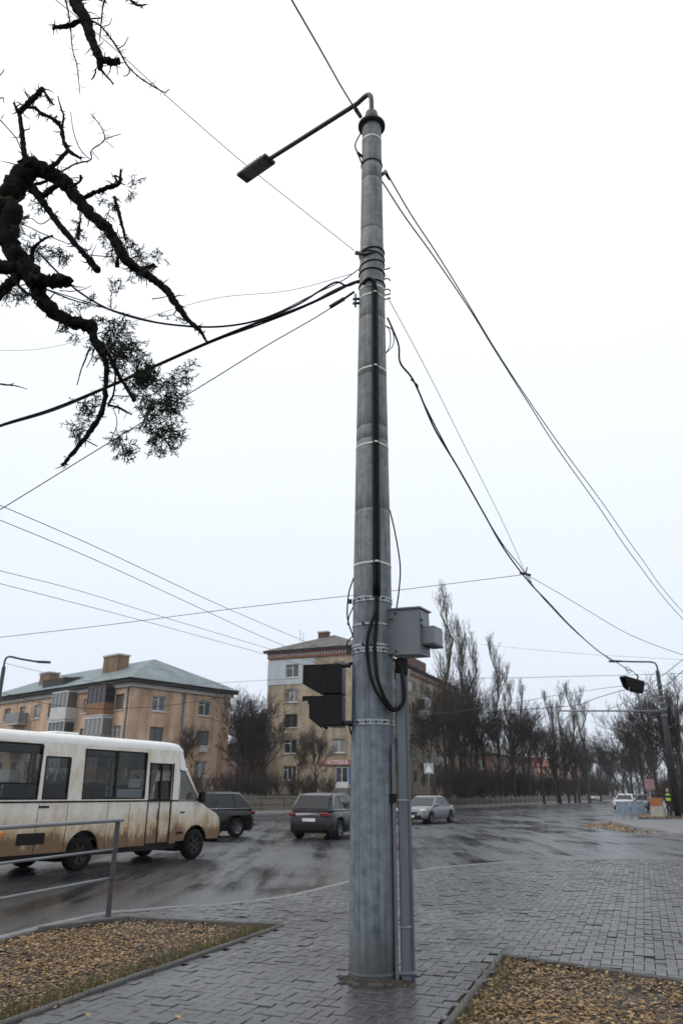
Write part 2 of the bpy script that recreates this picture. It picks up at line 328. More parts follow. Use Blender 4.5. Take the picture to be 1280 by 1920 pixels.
c = ramp(nt, sm.outputs[0], [(.12, (.68, .65, .59)), (.45, (.58, .51, .40)), (.80, (.42, .31, .19)), (1.0, (.17, .10, .055))]); nt.links.new(c, bs.inputs['Base Color'])
nt.links.new(ramp(nt, sm.outputs[0], [(.2, (.3,) * 3), (.8, (.8,) * 3)]), bs.inputs['Roughness'])
mat('bus_roof_white', (.72, .72, .70), .4, var=.08)
mat('trim_black', (.006, .006, .006), .6, spec=.25)
def paint(name, col, rough=.25, dirt=(.10, .085, .07)):
    m, nt, bs = new_mat(name); v = coords(nt); sp = N(nt, 'ShaderNodeSeparateXYZ'); nt.links.new(v, sp.inputs[0])
    n = N(nt, 'ShaderNodeTexNoise', Scale=3, Detail=6); nt.links.new(v, n.inputs['Vector'])
    mr = N(nt, 'ShaderNodeMapRange'); mr.inputs[1].default_value = .8; mr.inputs[2].default_value = .25; nt.links.new(sp.outputs[2], mr.inputs[0])
    ml = N(nt, 'ShaderNodeMath', operation='MULTIPLY'); nt.links.new(mr.outputs[0], ml.inputs[0]); nt.links.new(n.outputs['Fac'], ml.inputs[1])
    nt.links.new(mixc(nt, ml.outputs[0], col, dirt), bs.inputs['Base Color']); bs.inputs['Roughness'].default_value = rough; bs.inputs['Coat Weight'].default_value = .1; bs.inputs['Specular IOR Level'].default_value = .35; bs.inputs['Coat Roughness'].default_value = .08; return m
paint('paint_black', (.004, .004, .005), .2, (.03, .026, .022)); paint('paint_slate', (.007, .008, .012), .2, (.04, .035, .03)); paint('paint_silver', (.15, .175, .19)); paint('paint_white', (.62, .63, .64)); paint('paint_grey', (.12, .125, .13)); paint('paint_red', (.25, .03, .03))
mat('tyre', (.007, .007, .007), .85, spec=.2); mat('rim', (.14, .14, .145), .4, metal=.6); mat('rim_steel', (.028, .024, .02), .7, metal=.2)
m, nt, bs = new_mat('auto_glass'); bs.inputs['Base Color'].default_value = (.006, .008, .009, 1); bs.inputs['Roughness'].default_value = .04; bs.inputs['Specular IOR Level'].default_value = .5
m, nt, bs = new_mat('bus_glass'); nt.nodes.remove(bs); out = nt.nodes['Material Output']
tr = N(nt, 'ShaderNodeBsdfTransparent'); tr.inputs[0].default_value = (.5, .53, .53, 1); gl = N(nt, 'ShaderNodeBsdfGlossy', Roughness=.05); fr = N(nt, 'ShaderNodeFresnel', IOR=1.45); ms = N(nt, 'ShaderNodeMixShader')
nt.links.new(fr.outputs[0], ms.inputs[0]); nt.links.new(tr.outputs[0], ms.inputs[1]); nt.links.new(gl.outputs[0], ms.inputs[2]); nt.links.new(ms.outputs[0], out.inputs[0])
mat('lamp_red', (.16, .008, .008), .25); mat('lamp_clear', (.6, .62, .64), .15, spec=.8); mat('lamp_orange', (.6, .18, .02), .3); mat('chrome', (.55, .56, .58), .2, metal=.9); mat('plate_white', (.6, .6, .58), .5)
mat('rail_paint', (.20, .21, .22), .4, metal=.3, var=.2); mat('post_paint', (.06, .063, .07), .5, metal=.2)
mat('cloth_dark', (.018, .019, .024), .9); mat('vest_lime', (.36, .52, .06), .7, var=.1); mat('skin', (.42, .25, .18), .6, var=.05); mat('hair_dark', (.02, .015, .012), .7)
mat('panel_blue', (.19, .24, .29), .5, var=.2); mat('orange_board', (.32, .12, .04), .6, var=.2); mat('cream_board', (.36, .33, .28), .6, var=.2); mat('pink_board', (.34, .2, .2), .6)

# ================================================================== ground
RZ = -0.06                        # road level; the near pavement is 0
def inpoly(x, y, P):
    c = False; n = len(P)
    for i in range(n):
        a, b = P[i], P[(i + 1) % n]
        if (a[1] > y) != (b[1] > y) and x < (b[0] - a[0]) * (y - a[1]) / (b[1] - a[1]) + a[0]: c = not c
    return c
def sheet(name, poly, z, m, kind='structure', parent=None):
    o = MB().add([(p[0], p[1], z) for p in poly], [tuple(range(len(poly)))]).build(name, m, parent, recalc=False); tag(o, kind=kind); return o
def strip_poly(name, P, offs, zs, m):   # a strip running along plan polyline P, at sideways offsets offs (left positive) and heights zs
    n = len(P); nor = []
    for i in range(n):
        d = Vector((P[min(i + 1, n - 1)][0] - P[max(i - 1, 0)][0], P[min(i + 1, n - 1)][1] - P[max(i - 1, 0)][1])).normalized(); nor.append((-d.y, d.x))
    k = len(offs); vs = [(P[i][0] + nor[i][0] * offs[j], P[i][1] + nor[i][1] * offs[j], zs[j]) for i in range(n) for j in range(k)]
    fs = [(i * k + j, (i + 1) * k + j, (i + 1) * k + j + 1, i * k + j + 1) for i in range(n - 1) for j in range(k - 1)]
    return tag(MB().add(vs, fs, 0, True).build(name, m), kind='structure')
def resample(P, step):
    out = [Vector((P[0][0], P[0][1]))]; 
    for i in range(len(P) - 1):
        a, b = Vector(P[i][:2]), Vector(P[i + 1][:2]); L = (b - a).length; k = max(1, round(L / step))
        for j in range(1, k + 1): out.append(a + (b - a) * (j / k))
    return out

sheet('ground', [(-900, -300), (900, -300), (900, 1500), (-900, 1500)], -.16, 'far_ground')
sheet('road', [(-160, -40), (240, -40), (240, 420), (-160, 420)], RZ, 'asphalt')

edge = [G(270, 1704), G(400, 1696), G(500, 1685), G(590, 1667), G(680, 1646), G(780, 1632), G(880, 1621), G(1000, 1614), G(1150, 1611), G(1290, 1611)]
edge = [(-7.2, -3), (-5.4, 4.0), (-3.75, 10.6)] + [(p.x, p.y) for p in edge] + [(16, edge[-1].y + .3), (34, edge[-1].y + 1.2)]
edge = [(p.x, p.y) for p in smooth_path([(a, b, 0) for a, b in edge], 4)]
pave_poly = edge + [(34, -3)]
bedL = [(p.x, p.y) for p in (G(242, 1720), G(535, 1736), G(0, 1926))] + [(-3.9, 4.2), (-5.1, 4.2), (-3.7, 10.3)]
bedR = [(p.x, p.y) for p in (G(935, 1787), G(1290, 1838))] + [(7.5, 4.4), (7.5, 3.0), (-.35, 3.0), (G(826, 1925).x, G(826, 1925).y)]
pavement = sheet('pavement', pave_poly, -.045, 'joint_sand')
# kerb stones between road and pavement
def kerb_run(P, width, z0, z1, parent, name='kerb_stone', step=1.0, m='kerb', gap=.008):
    pts = resample(P, step)
    for a, b in zip(pts, pts[1:]):
        d = b - a; L = d.length
        if L < .05: continue
        me = MB().bev((gap / 2, -width, z0), (L - gap / 2, 0, z1), .012).mesh(name, m)
        o = link(name, me, parent); o.location = (a.x, a.y, rnd.uniform(-.006, .004)); o.rotation_euler = (0, 0, math.atan2(d.y, d.x))
kerb = tag(sheet('kerb', [(a[0], a[1]) for a in edge[4:-6]] + [(a[0] + .11, a[1] - .11) for a in edge[4:-6]][::-1], -.055, 'dirt'), kind='structure')
kerb_run(edge[2:], .15, -.12, .012, kerb)
# edging of the two planting beds
edgL = tag(sheet('bed_edging', [bedL[0], bedL[1], (bedL[1][0] - .05, bedL[1][1] - .05), (bedL[0][0], bedL[0][1] - .05)], -.04, 'dirt'), kind='structure')
kerb_run([bedL[5], bedL[0], bedL[1], bedL[2], bedL[3]], .06, -.12, .03, edgL, 'edging_stone', m='edging')
edgR = tag(sheet('bed_edging', [bedR[0], bedR[1], (bedR[1][0], bedR[1][1] - .05), (bedR[0][0], bedR[0][1] - .05)], -.04, 'dirt'), kind='structure')
kerb_run([bedR[4], bedR[5], bedR[0], bedR[1], bedR[2]], .06, -.12, .012, edgR, 'edging_stone', m='edging')
def soil(name, poly):            # uneven soil sheet inside a bed
    xs = [p[0] for p in poly]; ys = [p[1] for p in poly]; st = .16; mb = MB(); r = random.Random(3)
    nx = int((max(xs) - min(xs)) / st) + 2; ny = int((max(ys) - min(ys)) / st) + 2
    vs = [(min(xs) + i * st, min(ys) + j * st, -.05 + r.uniform(-.025, .02) + .015 * math.sin(i * .7) * math.sin(j * .5)) for j in range(ny) for i in range(nx)]
    fs = [(j * nx + i, j * nx + i + 1, (j + 1) * nx + i + 1, (j + 1) * nx + i) for j in range(ny - 1) for i in range(nx - 1) if inpoly(min(xs) + (i + .5) * st, min(ys) + (j + .5) * st, poly)]
    return tag(mb.add(vs, fs, 0, True).build(name, 'dirt'), kind='structure')
soil('planting_bed', bedL); soil('planting_bed', bedR)

# ------------------------------------------------------------------ herringbone pavers
POLE_XY = (onY(699, 1843, 7.8).x, 7.8)
pa = R(-21); ca, sa = math.cos(pa), math.sin(pa); u_ = .102
def paver_mesh(w, h, bev=.004, z0=-.05):
    a, b = w / 2, h / 2
    return MB().add([(-a, -b, z0), (a, -b, z0), (a, b, z0), (-a, b, z0), (-a, -b, -bev), (a, -b, -bev), (a, b, -bev), (-a, b, -bev), (-a + bev, -b + bev, 0), (a - bev, -b + bev, 0), (a - bev, b - bev, 0), (-a + bev, b - bev, 0)],
        [(0, 1, 5, 4), (1, 2, 6, 5), (2, 3, 7, 6), (3, 0, 4, 7), (4, 5, 9, 8), (5, 6, 10, 9), (6, 7, 11, 10), (7, 4, 8, 11), (8, 9, 10, 11)])
pts = []
for i in range(-230, 320):
    for j in range(-40, 330):
        c4 = (i - j) % 4
        if c4 == 0: cx, cy, hor = (i + 1) * u_, (j + .5) * u_, True
        elif c4 == 3: cx, cy, hor = (i + .5) * u_, (j + 1) * u_, False
        else: continue
        x, y = cx * ca - cy * sa, cx * sa + cy * ca
        if y < 4.6 or y > 22 or abs(x) > .52 * y + 1.6: continue
        if not inpoly(x, y, pave_poly) or inpoly(x, y, bedL) or inpoly(x, y, bedR): continue
        if math.hypot(x - POLE_XY[0] - .05, y - POLE_XY[1]) < .33: continue
        # keep clear of kerb stones
        if not (inpoly(x + .1, y - .1, pave_poly) and inpoly(x - .05, y + .2, pave_poly) and inpoly(x - .12, y + .05, pave_poly)): continue
        pts.append((x, y, hor))
def projected(x, y):
    d = Vector((x, y, -EYE.z)); k = d.dot(_F); return 640 + FPX * d.dot(_Rv) / k, 960 - FPX * d.dot(_Uv) / k
inview = [p for p in pts if (lambda q: -20 < q[0] < 1300 and q[1] < 1930)(projected(p[0], p[1]))]
inview.sort(key=lambda p: p[0] ** 2 + p[1] ** 2); near = set(inview[:300])
pm = paver_mesh(2 * u_ - .005, u_ - .005).mesh('paver', 'paver')
mb = MB(); tmpl = paver_mesh(2 * u_ - .005, u_ - .005)
for p in pts:
    x, y, hor = p; a = pa + (0 if hor else math.pi / 2) + rnd.gauss(0, .006); dz = rnd.gauss(0, .0032) + .006 * math.sin(x * 1.3) * math.sin(y * .9); tx, ty = rnd.gauss(0, .012), rnd.gauss(0, .012)
    if p in near:
        o = link('paver', pm, pavement); o.location = (x, y, dz); o.rotation_euler = (tx, ty, a)
    else:
        c_, s_ = math.cos(a), math.sin(a)
        mb.add([(x + vx * c_ - vy * s_, y + vx * s_ + vy * c_, vz + dz + vx * ty + vy * tx) for vx, vy, vz in tmpl.v], tmpl.f)
tag(mb.build('far_pavers', 'paver', pavement), kind='stuff')

# broken concrete and dirt round the pole foot
mb = MB(); r = random.Random(5); n = 28
vs = [(POLE_XY[0] + .05, POLE_XY[1], .03)]
for k in range(n):
    a = 2 * math.pi * k / n; q = .36 + r.uniform(-.03, .06); vs.append((POLE_XY[0] + .05 + math.cos(a) * .27, POLE_XY[1] + math.sin(a) * .27, .02 + r.uniform(0, .025)))
    vs.append((POLE_XY[0] + .05 + math.cos(a) * q, POLE_XY[1] + math.sin(a) * q, -.02))
fs = []
for k in range(n):
    a, b = 1 + 2 * k, 1 + 2 * ((k + 1) % n); fs += [(0, a, b), (a, a + 1, b + 1, b)]
tag(mb.add(vs, fs, 0, True).build('footing', 'dirt'), kind='structure')

# fallen leaves
from mathutils import noise as mn
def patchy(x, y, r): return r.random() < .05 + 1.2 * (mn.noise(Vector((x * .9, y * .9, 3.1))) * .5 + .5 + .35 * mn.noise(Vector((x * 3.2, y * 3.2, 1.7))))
def leaf_cover(name, label, poly, dens, seed, zoff=.012, size=(.008, .032), accept=None):
    r = random.Random(seed); xs = [p[0] for p in poly]; ys = [p[1] for p in poly]; mb = MB(); area = (max(xs) - min(xs)) * (max(ys) - min(ys))
    for _ in range(int(area * dens)):
        x, y = r.uniform(min(xs), max(xs)), r.uniform(min(ys), max(ys))
        if not inpoly(x, y, poly) or (accept and not accept(x, y, r)): continue
        s = size[0] + (size[1] - size[0]) * r.random() ** 2.2; a = r.uniform(0, 6.28); t = r.uniform(-.5, .5); q = r.uniform(-.5, .5); up = r.uniform(.03, .28); z = zoff + r.random() * .04
        ca_, sa_ = math.cos(a), math.sin(a)
        def P(px, py, pz): return (x + s * (px * ca_ - py * sa_), y + s * (px * sa_ + py * ca_), z + s * (pz + t * px * .6 + q * py * .6))
        mb.add([P(-1, 0, 0), P(-.2, -.55, up), P(.5, -.4, up * .7), P(1, 0, 0.1), P(.5, .4, up * .7), P(-.2, .55, up)], [(0, 1, 5), (1, 2, 4, 5), (2, 3, 4)])
    o = mb.build(name, 'leaves'); return tag(o, label, 'leaves', kind='stuff')
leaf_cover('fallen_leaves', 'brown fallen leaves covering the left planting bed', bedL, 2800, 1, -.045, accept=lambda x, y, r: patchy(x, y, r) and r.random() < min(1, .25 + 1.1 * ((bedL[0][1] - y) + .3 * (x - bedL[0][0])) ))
leaf_cover('fallen_leaves', 'brown fallen leaves covering the right planting bed', bedR, 2800, 2, -.045, accept=patchy)
leaf_cover('fallen_leaves', 'loose leaves scattered on the grey paving', [(-3, 6), (3, 6), (6, 14), (0, 14)], 5, 3, .004)
# fallen twigs on the soil
mb = MB(); r = random.Random(15)
for poly in (bedL, bedR):
    for _ in range(420):
        x, y = r.uniform(-5, 6), r.uniform(4, 11.5)
        if not inpoly(x, y, poly): continue
        a = r.uniform(0, 6.28); L = r.uniform(.06, .32); p = Vector((x, y, -.01)); q = p + Vector((math.cos(a) * L, math.sin(a) * L, r.uniform(-.01, .03))); mb.tube([p, p.lerp(q, .5) + Vector((r.gauss(0, .01), r.gauss(0, .01), .008)), q], [.004, .003, .0015], 4)
tag(mb.build('fallen_twigs', 'twig_dark'), 'thin dark twigs lying among the leaves of both beds', 'twigs', kind='stuff')
# sparse winter grass along the bed edges
mb = MB(); r = random.Random(9)
for poly, n in ((bedL, 420), (bedR, 70)):
    for _ in range(n * 6):
        k = r.random(); a, b = (bedL[1], bedL[2]) if poly is bedL else (bedR[5], bedR[0])
        x, y = a[0] + (b[0] - a[0]) * k, a[1] + (b[1] - a[1]) * k; off = abs(r.gauss(0, .22)); x += (-off if poly is bedL else off); y += r.gauss(0, .1)
        if not inpoly(x, y, poly): continue
        h = r.uniform(.04, .11); an = r.uniform(0, 6.28); lx, ly = r.gauss(0, .03), r.gauss(0, .03); wx, wy = .004 * math.cos(an), .004 * math.sin(an)
        mb.add([(x - wx, y - wy, -.05), (x + wx, y + wy, -.05), (x + lx, y + ly, h)], [(0, 1, 2)])
tag(mb.build('grass', 'grass'), 'thin winter grass along the planting bed edges', 'grass', kind='stuff')

# ------------------------------------------------------------------ far side: kerb, footway, rising bank
FARK = [(-70, -8), (-40, 24), (-25, 40), (-10, 56), (6, 76), (15, 92), (40, 138), (75, 200), (130, 300)]
FARK = [(p.x, p.y) for p in smooth_path([(a, b, 0) for a, b in FARK], 4)]
strip_poly('far_kerb', FARK, (0, .02, .18), (RZ - .02, .08, .085), 'kerb')
strip_poly('far_footway', FARK, (.18, 2.4), (.08, .12), 'footway')
strip_poly('bank', FARK, (2.4, 3.2, 5.5, 9, 40), (.10, .35, 1.15, 1.3, 1.35), 'bank')
# the corner across the side street
CORN = [G(1290, 1567), G(1240, 1560), G(1190, 1552), G(1150, 1543), G(1145, 1538)]
CORN = [(60, 26.5), (30, 28.6)] + [(p.x, p.y) for p in CORN] + [(20, 54), (28, 70), (44, 102), (80, 168), (130, 260)]
CORN = [(p.x, p.y) for p in smooth_path([(a, b, 0) for a, b in CORN], 4)]
RCORN = CORN[::-1]
strip_poly('corner_kerb', RCORN, (0, .02, .18), (RZ - .02, .075, .08), 'kerb')
strip_poly('corner_footway', RCORN, (.18, 5), (.08, .09), 'footway')
sheet('corner_ground', [(p[0] + 3.4, p[1] + .5) for p in CORN[4:]] + [(260, 260), (260, 28), (60, 28.5)], .05, 'bank')
b1 = [(p.x, p.y) for p in (G(1195, 1538), G(1290, 1538), G(1290, 1531), G(1200, 1531))]
sheet('corner_bed', b1, .10, 'dirt')
leaf_cover('fallen_leaves', 'orange fallen leaves in the bed beyond the far corner', b1, 70, 21, .12, (.06, .12))
b2 = [(p.x, p.y) for p in (G(1080, 1546), G(1150, 1541), G(1200, 1556), G(1240, 1564), G(1170, 1558))]
leaf_cover('fallen_leaves', 'orange leaves swept against the far corner kerb on the road', b2, 60, 22, RZ + .01, (.05, .1))

# ================================================================== the pole
PY = 7.8
pb = onY(699, 1843, PY); pt = onY(696.5, 240, PY)
PB, PT = Vector((pb.x, PY, 0)), Vector((pt.x, PY, pt.z)); H = PT.z
def pc(z): return PB + (PT - PB) * (z / H)
_rt = [(0, .223), (2.2, .216), (4.0, .203), (6.35, .174), (8.35, .150), (10.1, .133), (12, .11)]
def pr(z):
    for (a, ra), (b, rb) in zip(_rt, _rt[1:]):
        if z <= b: return ra + (rb - ra) * max(0, (z - a)) / (b - a)
    return .12
def zv(v):                         # height on the pole's near face seen at photo row v
    z = 3.0
    for _ in range(6): z = onY(699, v, PY - pr(z)).z
    return z
def ps(th, z, e=0):                # point on the pole surface, th = 0 faces the camera, positive to the right
    c = pc(z); q = pr(z) + e; return Vector((c.x + q * math.sin(th), c.y - q * math.cos(th), z))
pole = empty('utility_pole', PB); tag(pole, 'tall tapered grey concrete utility pole standing in the paving', 'utility pole')
def pbuild(mb, name, m, parent=pole):
    o = mb.build(name, m, parent); o.matrix_parent_inverse = Matrix.Translation(-PB) if parent is pole else Matrix.Identity(4); return o
# shaft with recessed seams left by the mould rings
seams = [zv(v) for v in (299, 327, 421, 588, 697, 793, 818, 950)] 
zs = set([0, .02, H]); k = 0
while k < H: zs.add(k); k += .25
for s in seams: zs |= {s - .014, s - .006, s + .006, s + .014}
prof = []
for z in sorted(zs):
    dip = .007 if any(abs(z - s) < .0075 for s in seams) else 0
    prof.append((z, pr(z) - dip))
mb = MB(); n = 48
for z, q in prof:
    c = pc(z); mb.v += [(c.x + q * math.cos(2 * math.pi * j / n), c.y + q * math.sin(2 * math.pi * j / n), z - (.08 if z == 0 else 0)) for j in range(n)]
for i in range(len(prof) - 1):
    for j in range(n): mb.f.append((i * n + j, i * n + (j + 1) % n, (i + 1) * n + (j + 1) % n, (i + 1) * n + j)); mb.m.append(0); mb.sm.append(True)
mb.f.append(tuple((len(prof) - 1) * n + j for j in range(n))); mb.m.append(0); mb.sm.append(False)
pbuild(mb, 'shaft', 'pole_concrete')
# cap plate, pedestal
c = pc(H)
pbuild(MB().lathe([(.0, .0), (.175, .0), (.19, .012), (.19, .04), (.17, .055), (.0, .06)], 40, c), 'cap_plate', 'dark_steel')
pbuild(MB().lathe([(.11, .05), (.105, .16), (.085, .27), (.0, .27)], 16, c), 'cap_pedestal', 'lamp_paint')
def ring(z0, h, e, n=48, tilt=0, m=0, holes=False, mb=None):
    mb = mb or MB(); rows = 4 if holes else 2; vs = []
    for i in range(rows):
        z = z0 + h * (i / (rows - 1) - .5)
        for j in range(n):
            a = 2 * math.pi * j / n; zz = z + tilt * math.sin(a); cc = pc(zz); q = pr(zz) + e; vs.append((cc.x + q * math.sin(a), cc.y - q * math.cos(a), zz))
    fs = [(i * n + j, i * n + (j + 1) % n, (i + 1) * n + (j + 1) % n, (i + 1) * n + j) for i in range(rows - 1) for j in range(n) if not (holes and i == 1 and j % 2)]
    b = mb.add(vs, fs, m, True); return mb
def wire_ring(z, e, r, tilt=0, n=40):
    return MB().tube([(lambda a: ps(a, z + tilt * math.sin(a), e))(2 * math.pi * j / n) for j in range(n + 1)], r, 6)
for v in (547, 684, 827, 1050):    # pale cable ties, pulled up over the cable at the front
    z = zv(v) - .02
    pp = []
    for j in range(49):
        a = 2 * math.pi * j / 48; d = abs((a + math.pi) % (2 * math.pi) - math.pi - R(9)); e = .004 + .045 * math.exp(-(d / .22) ** 2); pp.append(ps(a, z - .0, e))
    mb = MB(); vs = [p + Vector((0, 0, -.011)) for p in pp] + [p + Vector((0, 0, .011)) for p in pp]; k = len(pp)
    mb.add(vs, [(i, i + 1, k + i + 1, k + i) for i in range(k - 1)], 0, True); pbuild(mb, 'cable_tie', 'tie_white')
for v in (1119, 1215, 1351): 
    z = zv(v) - .01; o = pbuild(ring(z, .055, .007, 72, holes=True), 'perforated_band', 'galvanised')
    for th in (-.75, -.35, .1, .5): pbuild(MB().tube([ps(th, z, .01), ps(th, z, .025)], .011, 6), 'bolt', 'dark_steel')
    p = ps(-1.45, z, .02); pbuild(MB().box(p + Vector((-.02, -.01, 0)), (.05, .03, .045)), 'band_clasp', 'dark_steel')
for v in (1168, 1207): 
    z = zv(v); pbuild(ring(z, .022, .006), 'strap', 'galvanised')
    for th in (-.5, -.1): pbuild(MB().tube([ps(th, z, .004), ps(th, z, .03)], .013, 6), 'strap_bolt', 'dark_steel')
for v, t, rr in ((463, .02, .011), (470, -.03, .009), (487, .03, .008), (502, 0, .010), (524, .01, .009), (297, 0, .006)):   # lashings of steel wire
    pbuild(wire_ring(zv(v), .006, rr, t), 'wire_lashing', 'cable_black')
pbuild(ring(zv(252), .035, .004), 'collar', 'tie_white'); pbuild(ring(zv(533), .03, .004), 'collar', 'tie_white')
# bracket at the upper left and little hooks on the right
z = zv(476); a = ps(-.5, z, .01); b = onY(667, 474, PY - .1)
pbuild(MB().tube([ps(.2, z + .03, .02), a, b], [.016, .022, .03], 6), 'wire_bracket', 'dark_steel')
for v in (492, 510, 530, 540, 548):
    z = zv(v); p = ps(1.45, z, 0); pbuild(MB().tube([p, p + Vector((.05, -.01, .005)), p + Vector((.075, -.01, -.03 + .05 * (v % 4 == 0)))], .009, 6), 'hook', 'dark_steel')
for v in (548, 556): 
    mb = MB(); z = zv(v); p = ps(-1.4, z, 0); mb.tube([p, p + Vector((-.08, -.02, -.02))], .018, 6); mb.tube([p + Vector((-.05, -.03, .05)), p + Vector((-.05, -.03, -.08))], .012, 6); pbuild(mb, 'clamp', 'dark_steel')
mb = MB(); z = zv(270)
mb.tube(smooth_path([ps(-1.3, zv(240), .03), ps(-1.35, zv(262), .1), ps(-1.35, zv(278), .06), ps(-1.3, zv(297), .0)]), .010, 6)
mb.tube([ps(-1.3, zv(283), .0), ps(-1.3, zv(277), .07)], .02, 6); pbuild(mb, 'jumper_cable', 'cable_black')
# cables down the near face, splitting below into a loop
front = []
zt = zv(545)
for k in range(26):
    z = zt + (zv(1118) - zt) * k / 25; front.append(z)
for off in (-.018, .018):
    p = smooth_path([ps(-.7, zv(531), .03), ps(-.25, zv(526), .045), ps(.08 + off * 2, zv(531), .04)], 5) + [ps(.16 + off / pr(z), z, .018) for z in front]
    pbuild(MB().tube(p, .022, 8), 'riser_cable', 'cable_black')
zb = zv(1118)
pA = [ps(.13, zb, .02), ps(.10, zv(1145), .03), ps(-.12, zv(1175), .05), ps(-.24, zv(1205), .06), ps(-.22, zv(1240), .05), ps(-.05, zv(1280), .06), ps(.25, zv(1310), .07), ps(.75, zv(1331), .06)]
pB = [ps(.20, zb, .02), ps(.16, zv(1160), .03), ps(.06, zv(1205), .04), ps(.08, zv(1240), .04), ps(.16, zv(1275), .05), ps(.45, zv(1312), .06), ps(.85, zv(1329), .06)]
duct_top = ps(1.05, zv(1262), .12)
tail = [ps(1.0, zv(1322), .12), ps(1.06, zv(1300), .14), Vector((duct_top.x, duct_top.y + .02, zv(1245)))]
pbuild(MB().tube(smooth_path(pA + tail), .018, 8), 'cable_loop', 'cable_black'); pbuild(MB().tube(smooth_path(pB + [t + Vector((.012, .03, .02)) for t in tail]), .018, 8), 'cable_loop', 'cable_black')
pbuild(MB().tube(smooth_path([ps(1.5, zv(945), .0), ps(1.5, zv(985), .05), ps(1.5, zv(1050), .10), ps(1.5, zv(1100), .08), ps(1.3, zv(1140), .05)]), .008, 6), 'side_cable', 'cable_black')
pbuild(MB().tube(smooth_path([ps(-1.5, zv(1075), .0), ps(-1.5, zv(1105), .05), ps(-1.5, zv(1150), .06), ps(-1.45, zv(1186), .0)]), .008, 6), 'side_cable', 'cable_black')
pbuild(MB().tube(smooth_path([ps(-1.5, zv(1130), .0), ps(-1.5, zv(1150), .045), ps(-1.5, zv(1165), .055)]), .007, 6), 'side_cable', 'cable_black')
pbuild(MB().tube(smooth_path([ps(-1.42, zv(1186), .0), ps(-1.6, zv(1200), .06), ps(-1.5, zv(1215), .0)]), .007, 6), 'side_cable', 'cable_black')
# three steel ducts up the right-hand side
zd = zv(1260)
def vert_box(x0, x1, y0, y1, z0, z1, m, name):
    o = pbuild(MB().bev((x0, y0, z0), (x1, y1, z1), .006), name, m); return o
xr = PB.x + .223
vert_box(xr + .028, xr + .118, PY - .135, PY - .075, .0, zd, 'duct_metal', 'cable_duct')
vert_box(xr + .122, xr + .158, PY - .08, PY - .03, .0, zd + .03, 'duct_metal', 'cable_duct')
vert_box(xr - .03, xr + .002, PY - .16, PY - .11, .0, zv(1395), 'duct_metal', 'cable_duct')
pbuild(MB().bev((xr + .03, PY - .13, zd - .02), (xr + .155, PY - .04, zd + .16), .02), 'duct_outlet', 'cable_black')
for v in (1738, 1500): 
    z = onY(757, v, PY - .135).z; pbuild(MB().bbox((xr + .02, PY - .142, z - .007), (xr + .126, PY - .07, z + .007)), 'duct_clip', 'galvanised')
pbuild(MB().bbox((xr - .05, PY - .17, zv(1505)), (xr + .012, PY - .10, zv(1488))), 'duct_clamp', 'black_plastic')
mb = ring(.075, .022, .006); mb.bev((xr - .02, PY - .15, .064), (xr + .165, PY - .02, .086), .004); pbuild(mb, 'base_band', 'duct_metal')
for q in range(14): 
    mb = MB(); a = rnd.uniform(-1.7, 1.9); p = ps(a, .0, rnd.uniform(.03, .10)); s = rnd.uniform(.02, .05); mb.bev((p.x - s, p.y - s * .8, -.03), (p.x + s, p.y + s * .8, s * .7), s * .3); pbuild(mb, 'broken_concrete', 'joint_sand')

# ------------------------------------------------------------------ street lamp on the pole top
lamp = empty('street_lamp', c + Vector((0, 0, .27))); L0 = Vector(lamp.location)
tag(lamp, 'olive grey lamp arm with flat luminaire on top of the concrete pole', 'street lamp')
bend = onY(690, 172, PY); zt = bend.z
e1 = G(507, 297, zt + .03); e2 = G(453, 335, zt + .07); d = (e2 - e1).normalized()
path = smooth_path([Vector((PT.x, PY, H + .2)), Vector((PT.x, PY, zt - .18)), Vector((PT.x - .015, PY + .015, zt - .06)), Vector((PT.x - .07, PY + .06, zt - .005)), Vector((PT.x - .2, PY + .2, zt))], 5) + [e1 + (Vector((PT.x - .2, PY + .2, zt)) - e1) * (1 - k / 5) for k in range(1, 6)] + [e1 + d * .1]
o = MB().tube([p - L0 for p in path], .034, 10).build('lamp_arm', 'lamp_paint', lamp)
X = d; Y = Vector((0, 0, 1)).cross(X).normalized(); Z = X.cross(Y)
rot = Matrix((X, Y, Z)).transposed()
ctr = (e1 + e2) / 2; ln = (e2 - e1).length
head = MB(); q = MB().bev((-ln / 2, -.118, -.03), (ln / 2, .118, .035), .015); head.add([rot @ Vector(p) + ctr - L0 for p in q.v], q.f)
q = MB()
for k in range(7): q.bev((-ln * .3 + k * ln * .09, -.11, .035), (-ln * .3 + k * ln * .09 + .02, .11, .06), .003)
head.add([rot @ Vector(p) + ctr - L0 for p in q.v], q.f)
ho = head.build('lamp_head', 'lamp_paint', lamp)
q = MB().bev((-ln * .42, -.105, -.036), (ln * .3, .105, -.028), .003); MB().add([rot @ Vector(p) + ctr - L0 for p in q.v], q.f).build('light_panel', 'led', ho)

# ------------------------------------------------------------------ control cabinet
cz0, cz1 = onY(770, 1226, PY - .2).z, onY(786, 1137, PY - .3).z
near_edge = onY(786, 1180, PY - .22); A = Vector((near_edge.x, near_edge.y, 0))
ang = R(20); fx = Vector((-math.cos(ang), math.sin(ang), 0))           # left face runs back to the left
fy = Vector((.50, .866, 0))                                             # right face runs back to the right
wL, wR = .335, .26
cab = empty('control_cabinet', (A.x, A.y, cz0)); tag(cab, 'grey sheet metal control cabinet strapped to the right of the pole', 'control cabinet')
def cabp(a, b, z): return fx * a + fy * b + Vector((0, 0, z))
def cab_box(a0, a1, b0, b1, z0, z1): 
    return [cabp(a, b, z) for z in (z0, z1) for a, b in ((a0, b0), (a1, b0), (a1, b1), (a0, b1))]
BF = [(0, 1, 2, 3), (4, 7, 6, 5), (0, 4, 5, 1), (1, 5, 6, 2), (2, 6, 7, 3), (3, 7, 4, 0)]
